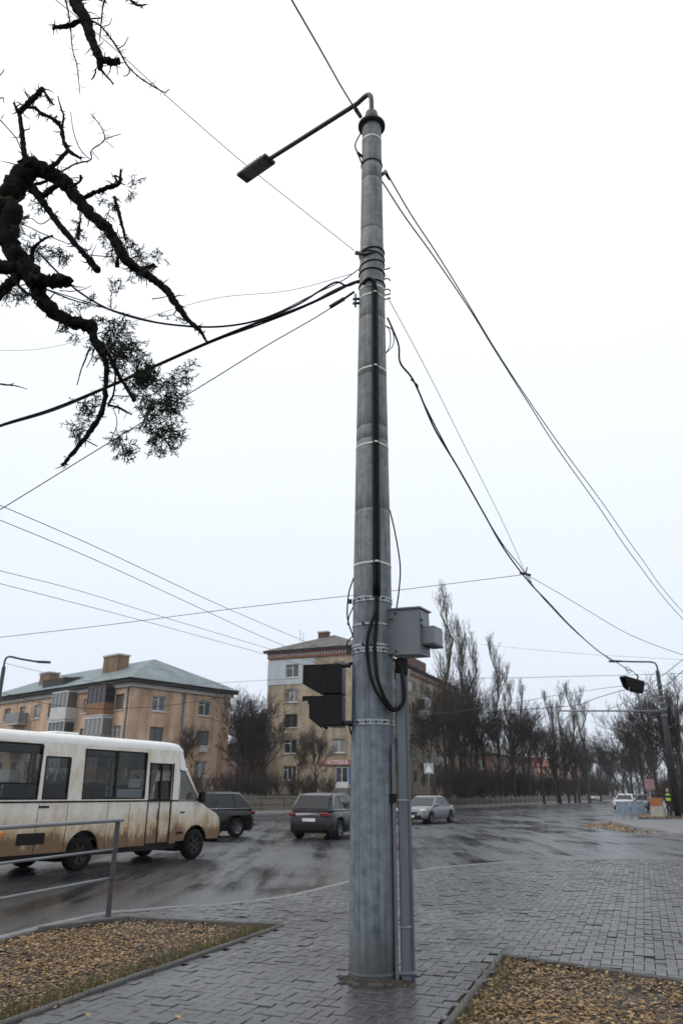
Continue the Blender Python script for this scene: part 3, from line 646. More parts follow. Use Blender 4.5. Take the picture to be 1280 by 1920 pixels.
hh = cz1 - cz0
MB().add(cab_box(0, wL, 0, wR, 0, hh), BF).build('body', 'cabinet_grey', cab, True)
MB().add(cab_box(-.02, wL + .015, -.02, wR + .02, hh + .002, hh + .018), BF).build('lid', 'cabinet_grey', cab, True)
MB().add(cab_box(-.006, -.001, .025, wR - .02, .03, hh - .03), BF).build('door', 'cabinet_grey', cab, True) 
for zz in (.30, .36): MB().add(cab_box(-.018, -.007, .03, .05, zz * hh / .5, zz * hh / .5 + .03), BF).build('hinge', 'dark_steel', cab, True)
sb = MB().add(cab_box(-.13, -.008, .06, wR + .02, hh * .24, hh * .62), BF).build('side_box', 'cabinet_grey', cab, True)
MB().add(cab_box(-.135, -.0085, .055, wR + .025, hh * .19, hh * .235), BF).build('side_box_flange', 'dark_steel', sb, True)
for zz in (.08, .92):
    for b in (0, 1): MB().tube([cabp(wL * .75 + b * .09, -.004, hh * zz), cabp(wL * .75 + b * .09, -.02, hh * zz)], .011, 6).build('bolt', 'dark_steel', cab)
for zz in (.02, .80): mb = MB(); mb.tube([cabp(wL * .9, .02, hh * zz), cabp(wL * 1.25, -.01, hh * zz)], .016, 8); mb.tube([cabp(wL * .8, -.03, hh * zz), cabp(wL * 1.15, -.03, hh * zz)], .009, 6); mb.build('mounting_bolt', 'rust', cab)

# ------------------------------------------------------------------ pedestrian traffic light
tl0 = onY(628, 1305, PY - .05); tz0, tz1 = onY(628, 1362, PY - .05).z, onY(628, 1247, PY - .05).z; hT = tz1 - tz0
tl = empty('traffic_light', (tl0.x, tl0.y, tz0)); tl.rotation_euler = (0, 0, R(-12)); tag(tl, 'black two lamp traffic light seen from the side, left of the pole', 'traffic light')
hw = .10
def sec(z0, z1, name):
    b = MB().bev((-hw, -.115, z0), (hw * .9, .115, z1), .010).build(name, 'black_plastic', tl)
    MB().lathe([(.0, -.0), (.075, .012), (.09, 0.0)], 20, (-hw - .001, 0, (z0 + z1) / 2), (-1, 0, 0)).build('lens', 'auto_glass', b)
    return b
s1 = sec(hT * .5 + .001, hT, 'upper_housing'); s2 = sec(0, hT * .5 - .001, 'lower_housing')
# upper visor: deep square hood, cut away obliquely below; lower visor: short peak
zt_, zm = hT - .01, hT * .52
prof = [(-hw, zt_), (-hw - .215, zt_ - .01), (-hw - .215, zt_ - .19), (-hw - .05, zm), (-hw, zm)]
v1 = MB()
for yy in (-.118, .110): v1.prism([(x, yy, z) for x, z in prof], (0, .008, 0))
v1.bev((-hw - .215, -.117, zt_ - .006), (-hw, .117, zt_ + .004), .003); v1.build('visor', 'black_plastic', s1, True)
v2 = MB()
for yy in (-.116, .108): v2.prism([(-hw, yy, hT * .47), (-hw - .215, yy, hT * .455), (-hw - .215, yy, hT * .385), (-hw - .145, yy, hT * .41), (-hw - .14, yy, hT * .12), (-hw - .02, yy, -.02), (-hw, yy, -.02)], (0, .008, 0))
v2.bev((-hw - .215, -.115, hT * .455), (-hw, .115, hT * .475), .003); v2.build('visor', 'black_plastic', s2, True)
inv = Matrix.Rotation(R(12), 3, 'Z')
def toL(p): return inv @ (Vector(p) - Vector((tl0.x, tl0.y, tz0)))
for v, zz in ((1238, hT * .99), (1357, .03)):
    arm = MB(); z = zv(v); arm.tube([Vector((.0, .0, zz)), Vector((hw + .02, 0, zz)), toL(ps(-1.45, z, .01))], .017, 8)
    arm.tube([Vector((hw * .5, 0, zz)), Vector((hw + .06, 0, zz))], .024, 8)
    if v > 1300: arm.tube([Vector((hw + .04, 0, .02)), toL(ps(-1.45, zv(1376), .0))], .009, 6)
    arm.build('bracket_arm', 'dark_steel', tl)

# ================================================================== overhead wires
PXY = (PB.x + .03, PY)
def wire(name, label, A, B, px, r, m='cable_black', pre=(), post=(), group=None, cat='cable', extra=()):
    pts = list(pre) + [onP(u, v, A, B) for u, v in px] + list(post)
    mb = MB().tube(smooth_path(pts, 8), r, 6)
    o = mb.build(name, m); tag(o, label, cat, group)
    for nm, q in extra: 
        k = q.build(nm, 'dark_steel', o)
    return o
pz = lambda v, th=0., e=.0: ps(th, zv(v), e)
# to the upper left, over the camera
wire('span_wire', 'thin grey wire from the upper pole bracket to the top left', PXY, (-4.6, 4.2), [(664, 470), (560, 388), (450, 300), (310, 178), (200, 78), (95, -8), (0, -80)], .0045, 'wire_grey')
a = onY(675, 218, PY - .18)
sh = MB().tube([a, onP(667, 205, PXY, (-2.2, 1.0)) ], .03, 8)
wire('overhead_cable', 'dark cable leaving the pole top upwards past the lamp arm', PXY, (-2.2, 1.0), [(672, 215), (640, 163), (600, 92), (547, 0), (500, -85)], .010, 'cable_black', extra=[('clamp', sh)])
# twin cables to the far right
RB = (24, 46)
cl = MB().tube([ps(1.35, zv(316), 0), onP(722, 322, PXY, RB), onP(730, 337, PXY, RB)], [.02, .028, .016], 8)
wire('overhead_cable', 'upper of the two cables falling from the pole top to the right edge', PXY, RB, [(721, 318), (770, 402), (820, 478), (880, 575), (928, 655), (990, 750), (1060, 850), (1130, 945), (1200, 1045), (1280, 1148), (1400, 1270)], .011, 'wire_grey', extra=[('clamp', cl)])
RB2 = (24.2, 45.2)
wire('overhead_cable', 'lower of the two cables falling from the pole top to the right edge', PXY, RB2, [(716, 340), (760, 408), (815, 484), (880, 580), (926, 655), (985, 748), (1045, 842), (1120, 948), (1190, 1050), (1280, 1162), (1400, 1285)], .011, 'wire_grey')
# cable carrying the hanging signal
LB = (10.5, 27.0)
node = onP(985, 1076, PXY, LB)
wire('span_wire', 'thin wire from the pole to the knot where the span wires meet', PXY, LB, [(727, 558), (800, 695), (870, 835), (940, 975), (985, 1075)], .005, 'wire_grey')
lp = MB()
for e in (.05, .085): lp.tube(smooth_path([pz(598, 1.4), pz(606, 1.5, e), pz(632, 1.5, e * 1.1), pz(650, 1.4, .0)]), .006, 6)
wire('signal_cable', 'thick black cable sagging from the pole to the hanging traffic light', PXY, LB, [(726, 596), (736, 618), (747, 648), (750, 680), (770, 706), (785, 735), (815, 805), (860, 880), (905, 960), (945, 1030), (990, 1090), (1030, 1132), (1070, 1175), (1120, 1220), (1160, 1245), (1178, 1258)], .014, 'cable_black', extra=[('cable_coil', lp)])
wire('signal_cable', 'second strand twisted along the cable to the hanging traffic light', PXY, (10.5, 27.1), [(770, 712), (782, 722), (784, 733), (800, 768), (840, 845), (890, 934), (940, 1018), (975, 1062), (1000, 1100), (1040, 1146), (1090, 1195), (1150, 1243)], .009, 'cable_black')
mb = MB().tube([node + Vector((-.12, 0, .02)), node, node + Vector((.1, .02, -.02))], .022, 6); mb.tube([node, node + Vector((.06, .1, .16))], .012, 6); mb.tube(smooth_path([node, node + Vector((.08, .1, -.03)), node + Vector((.14, .15, -.13))]), .006, 5)
tag(mb.build('wire_knot', 'dark_steel'), 'dark knot joining the span wires right of the pole', 'wire clamp')
NX = (node.x, node.y)
wire('span_wire', 'thin span wire from the left edge behind the pole to the knot', (-11, 15.5), NX, [(-60, 1202), (0, 1195), (200, 1172), (440, 1141), (600, 1123), (750, 1106), (880, 1090), (985, 1077)], .006, 'wire_grey')
wire('span_wire', 'thin span wire from the knot down to the right edge', NX, (20, 24), [(985, 1077), (1040, 1108), (1100, 1144), (1180, 1190), (1280, 1228), (1400, 1262)], .006, 'wire_grey')
# the bundle arriving from the left
LA = (-5.6, 10.6)
wire('feeder_cable', 'thick black cable sagging from the left edge to the pole', PXY, LA, [(-80, 832), (0, 798), (95, 768), (190, 730), (290, 686), (390, 642), (480, 606), (560, 578), (620, 551), (655, 533), (676, 526)], .020, 'cable_black')
wire('feeder_cable', 'second thick cable lying along the sagging black cable', PXY, (-5.5, 10.7), [(-80, 830), (0, 800), (100, 770), (200, 728), (300, 684), (400, 640), (490, 607), (570, 575), (625, 545), (660, 531), (680, 530)], .014, 'cable_black')
wire('feeder_cable', 'black cable looping low behind the branches to the pole', PXY, (-4.4, 7.4), [(70, 470), (110, 512), (150, 548), (210, 582), (290, 604), (380, 613), (450, 608), (510, 592), (560, 570), (600, 545), (630, 529), (650, 536), (668, 530)], .012, 'cable_black')
wire('feeder_cable', 'thinner cable crossing the branches above the loop', PXY, (-4.4, 7.9), [(80, 540), (150, 562), (220, 584), (300, 605), (380, 614), (460, 606), (520, 586), (580, 556), (640, 527), (672, 505)], .007, 'wire_grey')
tb = MB().tube([onP(u, v, PXY, (-6, 9.6)) for u, v in ((664, 547), (645, 560))], .016, 8).tube([onP(u, v, PXY, (-6, 9.6)) for u, v in ((645, 560), (618, 576))], .026, 8)
wire('messenger_wire', 'taut wire with turnbuckle from the pole to the lower left', PXY, (-6, 9.6), [(662, 548), (600, 590), (500, 648), (400, 710), (260, 796), (130, 876), (0, 956), (-60, 992)], .007, 'wire_grey', extra=[('turnbuckle', tb)])
wire('span_wire', 'faint wire sagging behind the drooping twigs at the left', PXY, (-9, 14), [(-60, 655), (0, 657), (60, 656), (120, 646), (170, 630), (260, 600), (400, 560), (540, 545), (664, 512)], .004, 'wire_grey')
# trolley wires of the avenue
for k, (px, A, B, lab) in enumerate([
    ([(-80, 912), (0, 947), (190, 1030), (380, 1120), (480, 1164), (580, 1206), (680, 1245)], (-5.35, 10.8), (-.97, 22.3), 'topmost trolley wire crossing the left sky above the houses'),
    ([(-80, 944), (0, 975), (170, 1046), (340, 1124), (460, 1180), (540, 1214), (650, 1258)], (-5.6, 11.3), (-1.3, 22.6), 'second trolley wire from the top in the left sky'),
    ([(-80, 1048), (0, 1070), (150, 1108), (300, 1155), (430, 1194), (520, 1221), (660, 1262)], (-6.95, 14.5), (-2.3, 23.5), 'third trolley wire from the top in the left sky'),
    ([(-80, 1073), (0, 1094), (150, 1133), (280, 1167), (400, 1200), (480, 1222), (640, 1268)], (-7.2, 14.9), (-2.6, 23.9), 'lowest trolley wire in the left sky')]):
    wire('trolley_wire', lab, A, B, px, .007, 'wire_grey', group='trolley wires over the avenue')

# ------------------------------------------------------------------ the traffic light hanging over the crossing
hs = onP(1188, 1285, PXY, LB)
hang = empty('traffic_light', hs, R(12)); hang.scale = (.84, .84, .84); hang.rotation_euler = (R(4), R(14), R(10)); tag(hang, 'black traffic light hanging tilted from the cable over the crossing', 'traffic light')
MB().bev((-.10, -.24, -.28), (.36, .24, .26), .05).build('housing', 'black_plastic', hang)
mb = MB()
mb.prism([(-.10, -.23, .25), (-.60, -.23, .20), (-.36, -.23, -.18), (-.10, -.23, -.27)], (0, .02, 0)); mb.prism([(-.10, .21, .25), (-.60, .21, .20), (-.36, .21, -.18), (-.10, .21, -.27)], (0, .02, 0)); mb.bev((-.6, -.23, .17), (-.08, .23, .25), .02)
mb.build('visor', 'black_plastic', hang, True)
MB().tube([(.12, 0, .24), (.12, 0, .42), (.02, 0, .50)], .035, 8).build('hanger', 'dark_steel', hang)
mb = MB().tube(smooth_path([(0, 0, .5), (-.25, .02, .62), (-.5, 0, .68), (-.35, 0, .44), (-.2, 0, .6), (-.42, 0, .55)]), .014, 6); mb.tube(smooth_path([(.2, 0, -.28), (.32, .0, -.6), (.42, 0, -.95), (.6, 0, -1.3)]), .012, 6)
mb.tube(smooth_path([(.3, 0, -.2), (.6, 0, -.05), (.75, 0, .15), (.5, 0, .2), (.36, 0, .02)]), .010, 6); mb.build('cable_loops', 'cable_black', hang)

# ------------------------------------------------------------------ far lamp poles
def far_pole(name, label, base, hgt, arm_to, rad, bracket=None):
    o = empty(name, base); tag(o, label, 'lamp post')
    MB().tube([(0, 0, 0), (0, 0, hgt * .5), (0, 0, hgt)], [rad, rad * .8, rad * .55], 14).build('post', 'dark_steel', o)
    a = Vector(arm_to) - Vector(base); MB().tube(smooth_path([(0, 0, hgt - .1), (0, 0, hgt + .35), (a.x * .1, a.y * .1, hgt + .62), (a.x * .5, a.y * .5, (a.z + hgt + .62) / 2), tuple(a)], 5), .06, 8).build('lamp_arm', 'dark_steel', o)
    d = Vector((a.x, a.y, 0)).normalized(); rot = Matrix.Rotation(math.atan2(d.y, d.x), 3, 'Z')
    MB().add([rot @ Vector(p) + a for p in MB().bev((-.1, -.15, -.06), (.75, .15, .07), .05).v], MB().bev((-.1, -.15, -.06), (.75, .15, .07), .05).f).build('lamp_head', 'dark_steel', o)
    return o
fp = onY(1217, 1258, 53.6); b = Vector((22.7, 53.6, .09))
fpo = far_pole('lamp_post', 'dark lamp post with trolley bracket at the right edge', b, fp.z - .09, onY(1160, 1240, 53.6), .24)
z = onY(1222, 1333, 53.6).z - .09; xl = onY(1047, 1337, 53.6).x - b.x
MB().tube([(0, 0, z), (xl, 0, z - .03)], .06, 8).build('trolley_bracket', 'rail_paint', fpo)
MB().tube([(0, 0, z + 1.6), (xl * .55, 0, z)], .02, 6).build('bracket_stay', 'dark_steel', fpo)
MB().tube(smooth_path([(xl * .8, 0, z), (xl * .93, 0, z - .5), (xl * .99, 0, z - .95)]), .03, 6).build('wire_hanger', 'rail_paint', fpo)
for k in range(6): MB().lathe([(.22, -.04), (.22, .04)], 14, (0, 0, z - .3 + k * .42)).build('clamp_ring', 'rail_paint', fpo)
b = onY(8, 1250, 46); far_pole('lamp_post', 'distant lamp post at the left edge above the bus', Vector((b.x, 46, .0)), b.z, onY(72, 1241, 46.5), .2)
PR = (22.7, 53.6)
wire('span_wire', 'wire from the right lamp post falling left across the poplars', (2, 62), PR, [(760, 1342), (830, 1337), (940, 1322), (1040, 1304), (1120, 1292), (1219, 1280)], .016, 'wire_grey')
wire('span_wire', 'cable sagging left from the right lamp post below the hanging signal', (6, 60), PR, [(900, 1338), (985, 1330), (1080, 1322), (1120, 1308), (1180, 1292), (1219, 1296)], .022, 'cable_black')
wire('span_wire', 'upper wire from the right lamp post to the right edge', PR, (34, 40), [(1219, 1282), (1250, 1260), (1280, 1236), (1340, 1190)], .022, 'cable_black')
wire('span_wire', 'lower cable from the right lamp post to the right edge', PR, (34, 44), [(1221, 1296), (1250, 1283), (1280, 1257), (1340, 1200)], .024, 'cable_black')
wire('span_wire', 'level thin wire crossing behind the hanging traffic light', (6, 56), (30, 52), [(880, 1272), (960, 1271), (1080, 1268), (1200, 1265), (1300, 1262)], .016, 'wire_grey')
wire('span_wire', 'faint highest level wire between the pole and the right edge', (2, 64), (34, 60), [(900, 1208), (1000, 1218), (1120, 1228), (1300, 1238)], .010, 'wire_grey')
wire('span_wire', 'wire from the left lamp post sagging towards the brick block', (b.x, 46), (-3, 70), [(8, 1243), (90, 1262), (200, 1281), (330, 1284), (450, 1278), (560, 1272)], .014, 'wire_grey')
wire('span_wire', 'dark cable strung across the pink house front', (b.x, 46.5), (-6, 66), [(8, 1300), (90, 1320), (180, 1329), (260, 1327), (330, 1321), (430, 1305)], .018, 'cable_black')

# ================================================================== leaning tree at the left, its trunk out of frame
TY = 4.6
tree = empty('thuja_tree', (-4.5, TY + .1, 0)); tag(tree, 'dark thuja with half bare branches reaching in from the left', 'tree')
T0 = Vector(tree.location)
tr = random.Random(11)
def dep(p): return (p - EYE).dot(_F)
class Limb:
    def __init__(s): s.mb = MB()
    def path(s, px, Y=TY, jit=.5, pre=(), n=12, sub=7, knots=True):
        pts = [onY(u, v, Y + (q[0] if q else 0)) for u, v, dd, *q in px]; rs = [dd * dep(p) / FPX / 2 for p, (u, v, dd, *q) in zip(pts, px)]
        P = smooth_path([x for x, _ in pre] + pts, sub); RR = [r for _, r in pre] + rs; rr = []
        for i in range(len(P)):
            t = i / sub; k = min(int(t), len(RR) - 2); f = t - k; rr.append((RR[k] * (1 - f) + RR[k + 1] * f))
        Q = []
        for i, p in enumerate(P):
            Q.append(p + Vector((tr.gauss(0, 1), tr.gauss(0, 1), tr.gauss(0, 1))) * rr[i] * .18 * jit)
        rr = [r * tr.uniform(.90, 1.10) for r in rr]
        k0 = len(s.mb.v); nn_ = n if max(rr) > .015 else 5; s.mb.tube([p - T0 for p in Q], rr, nn_)
        for i in range(k0, len(s.mb.v)):          # lumpy bark
            p = Vector(s.mb.v[i]); r_ = rr[min(len(rr) - 1, (i - k0) // nn_)]; s.mb.v[i] = tuple(p + (mn.noise_vector(p * 21) * .42 + mn.noise_vector(p * 55) * .22) * r_)
        if knots:
            for i in range(2, len(Q) - 1):
                if tr.random() < .62:
                    L = tr.uniform(.02, .075) * (1.3 if rr[i] > .02 else .8); d = Vector((tr.gauss(0, 1), tr.gauss(0, .6), tr.gauss(0, 1))).normalized()
                    a = Q[i]; b = a + d * (rr[i] + L * .5); c_ = b + (d + Vector((tr.gauss(0, .5), tr.gauss(0, .3), tr.gauss(0, .5)))) * L * .5
                    r0 = min(rr[i] * .5, .006); s.mb.tube([a - T0, b - T0, c_ - T0], [r0, r0 * .7, .0014], 4)
        return Q
    def done(s, name='branch', m='bark_wet'): return s.mb.build(name, m, tree)
def E(u, v, Y=TY): return onY(u, v, Y)
# trunk and the limbs that leave it
mb = MB(); tk = smooth_path([(0, 0, -.1), (.02, 0, .6), (.1, 0, 2), (.22, .02, 3.6), (.3, 0, 5.2), (.45, 0, 7), (.7, -.05, 8.6), (.95, -.1, 9.8)], 6)
mb.tube(tk, [.30 - .2 * i / (len(tk) - 1) + (.12 * math.exp(-i / 2)) for i in range(len(tk))], 18); mb.build('trunk', 'bark_wet', tree)
W = lambda x, y, z: T0 + Vector((x, y, z))
L = Limb(); L.path([(0, 375, 40), (25, 358, 38), (48, 325, 40), (60, 312, 36), (85, 322, 28), (115, 337, 26), (140, 366, 24), (170, 401, 21), (200, 427, 19), (220, 460, 19), (240, 490, 18), (265, 508, 16), (290, 525, 14), (315, 547, 13), (335, 577, 12), (355, 602, 9), (375, 620, 8), (388, 641, 4)], pre=[(W(.26, 0, 4.4), .13), (W(.9, 0, 5.3), .11)])
L.path([(150, 372, 10), (180, 360, 9), (205, 351, 9), (224, 342, 7), (227, 317, 3)]); L.path([(222, 345, 6), (216, 330, 4), (230, 335, 3)])
L.path([(215, 370, 6), (222, 395, 7), (230, 425, 6), (236, 450, 4)]); L.path([(218, 455, 7), (221, 475, 5), (220, 500, 8)]); L.path([(265, 505, 7), (280, 500, 5), (292, 497, 9)])
L.path([(130, 352, 6), (150, 340, 4), (152, 330, 6)], Y=TY - .08); L.path([(60, 348, 6), (85, 340, 6), (120, 325, 4)], Y=TY + .1)
L.done()
L = Limb(); L.path([(52, 310, 12), (45, 280, 10), (42, 250, 9), (36, 212, 8), (30, 200, 5), (26, 193, 3)]); L.path([(36, 212, 9), (55, 192, 10), (70, 178, 10), (80, 165, 9)], Y=TY - .1); L.path([(80, 166, 6), (90, 182, 6), (95, 190, 5), (102, 197, 3)], Y=TY - .1)
L.path([(48, 202, 5), (66, 202, 6), (78, 214, 6), (95, 220, 6), (108, 230, 8), (116, 243, 8), (119, 260, 8), (127, 280, 8), (140, 290, 6), (153, 298, 4)]); L.path([(116, 240, 5), (120, 218, 4), (114, 200, 3), (109, 180, 2)])
L.path([(128, 280, 6), (112, 300, 8), (98, 312, 9), (84, 318, 9)], Y=TY - .06); L.done()
L = Limb(); L.path([(60, 352, 18), (80, 378, 13), (110, 420, 11), (140, 455, 11), (160, 478, 10), (172, 492, 15), (184, 508, 13)]); L.path([(82, 368, 10), (92, 358, 11), (110, 345, 10)], Y=TY - .05); L.path([(146, 448, 5), (148, 430, 5), (151, 412, 4), (150, 396, 2)]); L.path([(148, 440, 4), (153, 430, 3)]); L.done()
L = Limb(); L.path([(0, 400, 48), (15, 450, 36), (40, 490, 33), (62, 518, 34), (74, 548, 26), (95, 580, 24), (130, 602, 22), (158, 608, 24), (176, 616, 24)], pre=[(W(.24, 0, 3.9), .12), (W(.8, -.05, 4.7), .11)])
L.path([(60, 524, 26), (90, 527, 24), (110, 526, 24), (126, 527, 25)], Y=TY - .12); L.path([(-25, 490, 30), (0, 500, 26), (40, 506, 26), (65, 516, 30)]); L.path([(-10, 560, 22), (5, 545, 20), (22, 528, 18), (42, 512, 18)])
L.path([(20, 520, 7), (45, 545, 6), (70, 560, 5), (90, 575, 4)], Y=TY - .1); L.path([(60, 500, 10), (62, 470, 7), (80, 450, 5), (100, 442, 3)], Y=TY + .08); L.path([(80, 540, 3), (130, 560, 3), (175, 573, 2), (200, 578, 2)], Y=TY + .1); L.done()
L = Limb(); L.path([(172, 612, 18), (178, 640, 14), (194, 668, 11), (200, 692, 9), (198, 728, 9), (195, 758, 9), (184, 786, 10), (164, 816, 10), (140, 846, 9), (126, 862, 7), (117, 874, 6)]); L.path([(183, 638, 8), (204, 665, 8), (220, 698, 7), (240, 730, 6), (252, 750, 9)], Y=TY + .06)
L.path([(214, 640, 3), (217, 690, 4), (214, 735, 4), (205, 756, 4)], Y=TY - .07); L.path([(202, 760, 5), (222, 764, 5), (236, 771, 4), (248, 778, 2)]); L.path([(214, 742, 2), (250, 743, 2.5), (285, 740, 2), (304, 726, 2)], Y=TY + .05)
L.path([(170, 650, 3), (160, 675, 3), (152, 695, 2.5), (145, 722, 2)], knots=False); L.path([(178, 652, 2), (172, 672, 2), (162, 690, 1.5)], knots=False); L.path([(168, 812, 3), (158, 822, 3), (183, 837, 2)], knots=False)
L.path([(212, 765, 1.5), (219, 785, 1.5), (218, 803, 2), (210, 820, 1.5)], knots=False); L.path([(218, 803, 1.5), (222, 820, 1.5), (232, 845, 1.5)], knots=False); L.done()
L = Limb(); L.path([(132, -40, 24), (145, 5, 21), (160, 38, 19), (172, 70, 16), (182, 98, 15), (187, 112, 13), (187, 130, 8)], pre=[(W(.75, -.05, 8.4), .08), (W(1.2, -.02, 9.2), .06)]); L.path([(186, 106, 10), (196, 112, 12), (208, 117, 12), (221, 115, 13)], Y=TY - .04); L.path([(189, 130, 5), (200, 142, 4), (213, 158, 3)], knots=False)
L.path([(180, 130, 3), (177, 142, 3), (172, 150, 2)], knots=False); L.path([(156, 36, 9), (135, 46, 9), (118, 50, 7), (104, 50, 7), (100, 56, 4)]); L.path([(104, 50, 5), (101, 46, 3)]); L.path([(120, -10, 4), (128, 20, 3), (133, 55, 2.5), (136, 90, 2), (145, 125, 2), (150, 175, 1.4)])
L.path([(166, 36, 4), (188, 48, 3.5), (208, 72, 3.5), (225, 98, 3.5), (240, 124, 3), (262, 145, 3), (285, 160, 3), (308, 173, 2), (318, 167, 1.5)]); L.path([(220, 92, 2), (233, 84, 2), (241, 69, 1.4)], knots=False); L.path([(245, 128, 2), (240, 140, 2), (231, 143, 1.4)], knots=False); L.path([(199, -10, 4), (193, 15, 3), (190, 45, 2.5), (187, 78, 1.6)]); L.path([(190, 50, 1.6), (205, 46, 1.6), (210, 34, 1.3)], knots=False)
L.path([(170, 35, 3), (188, 34, 2.5), (190, 34, 2)]); L.path([(236, -14, 6), (250, 5, 5), (264, 10, 4), (276, 8, 2)]); L.path([(264, 10, 3), (268, 16, 2)]); L.path([(150, 0, 4), (178, -2, 3), (200, 4, 2)]); L.done()
L = Limb()
for pth in ([(112, 325, 3), (140, 308, 3), (170, 300, 2.5), (172, 282, 2.2), (196, 262, 2.2), (190, 238, 1.8), (178, 222, 1.6), (169, 213, 1.2)], [(196, 262, 1.8), (210, 256, 1.8), (228, 251, 1.2)], [(168, 298, 1.8), (150, 278, 1.8), (138, 245, 1.6), (133, 210, 1.2)], [(198, 264, 1.4), (214, 277, 1)], [(174, 284, 1.4), (186, 300, 1)], [(-8, 215, 3), (10, 235, 2), (30, 258, 2), (40, 280, 2)], [(3, 222, 1.6), (8, 214, 1)],
            [(-8, 148, 2), (2, 140, 2), (8, 130, 1.5)], [(-5, 188, 2), (6, 183, 2), (8, 192, 1.5)], [(-5, 720, 4), (18, 722, 3), (32, 724, 2.5), (52, 730, 1.2)], [(18, 722, 2), (28, 718, 1.3)], [(110, 395, 2), (80, 420, 2), (60, 410, 1.5), (40, 412, 1.5)], [(0, 420, 2), (40, 420, 2), (80, 438, 2), (130, 458, 1.4)], [(168, 478, 2), (200, 481, 2), (215, 480, 1.5)], [(285, 560, 2), (305, 558, 2), (318, 552, 1.3)], [(112, 545, 2.4), (135, 546, 2), (155, 543, 1.5), (172, 536, 1.2)]):
    L = Limb(); L.path(pth, Y=TY + tr.uniform(-.15, .15), knots=len(pth) > 4); L.done('twig', 'twig_dark')
# scale-leaf sprays: short forking filaments hanging off the branch ends
mb = MB(); fr_ = random.Random(31)
def blade(p, q, w):
    d = (q - p); s = d.cross(Vector((fr_.gauss(0, .5), 1, fr_.gauss(0, .5)))).normalized() * w * .5; m_ = p.lerp(q, .55)
    mb.add([p - T0 - s * .6, m_ - T0 - s, q - T0, m_ - T0 + s, p - T0 + s * .6], [(0, 1, 3, 4), (1, 2, 3)])
def spray(p, d, ln, lev=0):
    d = d.normalized(); k = 4 if lev == 0 else 3; cur = p
    for i in range(k):
        nd = (d + Vector((fr_.gauss(0, .28), fr_.gauss(0, .22), fr_.gauss(0, .25)))).normalized(); nxt = cur + nd * ln / k; blade(cur, nxt + nd * ln * .06, .0062 if lev else .007)
        if lev < 2:
            for sgn in (-1, 1):
                if fr_.random() < (.85 if lev == 0 else .6):
                    sd_ = (nd + Vector((nd.z, fr_.gauss(0, .4), -nd.x)) * sgn * fr_.uniform(.6, 1.1)); spray(nxt, sd_, ln * fr_.uniform(.38, .55), lev + 1)
        cur = nxt; d = nd
for cx, cy, sx_, sy_, cnt, dx, dy in ((205, 595, 28, 16, 13, .2, .9), (215, 640, 26, 22, 17, .35, .9), (245, 660, 26, 26, 16, .5, .9), (262, 690, 20, 22, 14, .4, 1), (300, 705, 22, 18, 10, .5, .6), (318, 740, 16, 18, 11, .4, .9), (335, 705, 10, 12, 4, .8, .3), (282, 770, 14, 24, 11, .2, 1), (300, 815, 14, 16, 10, .1, 1), (312, 790, 9, 12, 5, .4, .9),
        (172, 780, 12, 22, 10, -.2, -.5), (158, 805, 8, 14, 5, -.4, .5), (232, 838, 7, 9, 5, .3, 1), (222, 815, 8, 8, 3, 0, 1), (270, 745, 9, 9, 4, .5, .6), (135, 615, 14, 10, 6, -.2, 1), (150, 585, 12, 8, 4, -.2, -.6), (235, 455, 24, 18, 13, .4, .3), (262, 480, 16, 16, 9, .6, .5), (205, 435, 10, 14, 5, -.5, .4), (210, 380, 14, 16, 6, .3, .7), (238, 352, 8, 10, 4, .8, .2), (150, 415, 8, 10, 3, 0, 1),
        (15, 395, 18, 12, 9, 0, 1), (30, 412, 14, 10, 7, .3, 1), (85, 462, 22, 10, 8, 0, .8), (112, 470, 10, 10, 5, .5, .8), (60, 445, 14, 12, 5, -.2, .8), (45, 545, 14, 8, 5, 0, 1), (20, 540, 14, 10, 4, -.3, 1), (250, 510, 20, 8, 6, .5, .3), (212, 560, 7, 8, 3, .2, -1), (322, 590, 5, 6, 2, -.3, .3), (75, 375, 30, 14, 5, .1, 1)):
    for _ in range(int(cnt * (2.1 if cx > 195 and cy > 620 else 1.2))):
        u, v = cx + fr_.gauss(0, sx_ * .62), cy + fr_.gauss(0, sy_ * .62); p = onY(u, v, TY + fr_.gauss(0, .1)); d = Vector((dx + fr_.gauss(0, .45), fr_.gauss(0, .4), -dy + fr_.gauss(0, .35))); spray(p, d, fr_.uniform(.06, .125))
tag(mb.build('foliage', 'scale_leaf', tree), kind='stuff')

# ================================================================== buildings
def facade_mesh(L, z0, z1, ops, mp, depth=.18):    # wall face with real openings; ops = (s0, s1, za, zb); mp(s, d, z) -> local point
    S = sorted({0, L} | {o[0] for o in ops} | {o[1] for o in ops}); Z = sorted({z0, z1} | {o[2] for o in ops} | {o[3] for o in ops}); mb = MB()
    S = [s for s in S if 0 <= s <= L]; Z = [z for z in Z if z0 <= z <= z1]
    for i in range(len(S) - 1):
        for j in range(len(Z) - 1):
            sc_, zc = (S[i] + S[i + 1]) / 2, (Z[j] + Z[j + 1]) / 2
            if any(o[0] < sc_ < o[1] and o[2] < zc < o[3] for o in ops): continue
            mb.add([mp(S[i], 0, Z[j]), mp(S[i + 1], 0, Z[j]), mp(S[i + 1], 0, Z[j + 1]), mp(S[i], 0, Z[j + 1])], [(0, 1, 2, 3)])
    for s0, s1, a, b in ops:
        for q in (((s0, a), (s1, a)), ((s1, a), (s1, b)), ((s1, b), (s0, b)), ((s0, b), (s0, a))):
            mb.add([mp(q[0][0], 0, q[0][1]), mp(q[1][0], 0, q[1][1]), mp(q[1][0], depth, q[1][1]), mp(q[0][0], depth, q[0][1])], [(0, 1, 2, 3)])
    return mb
_win = {}
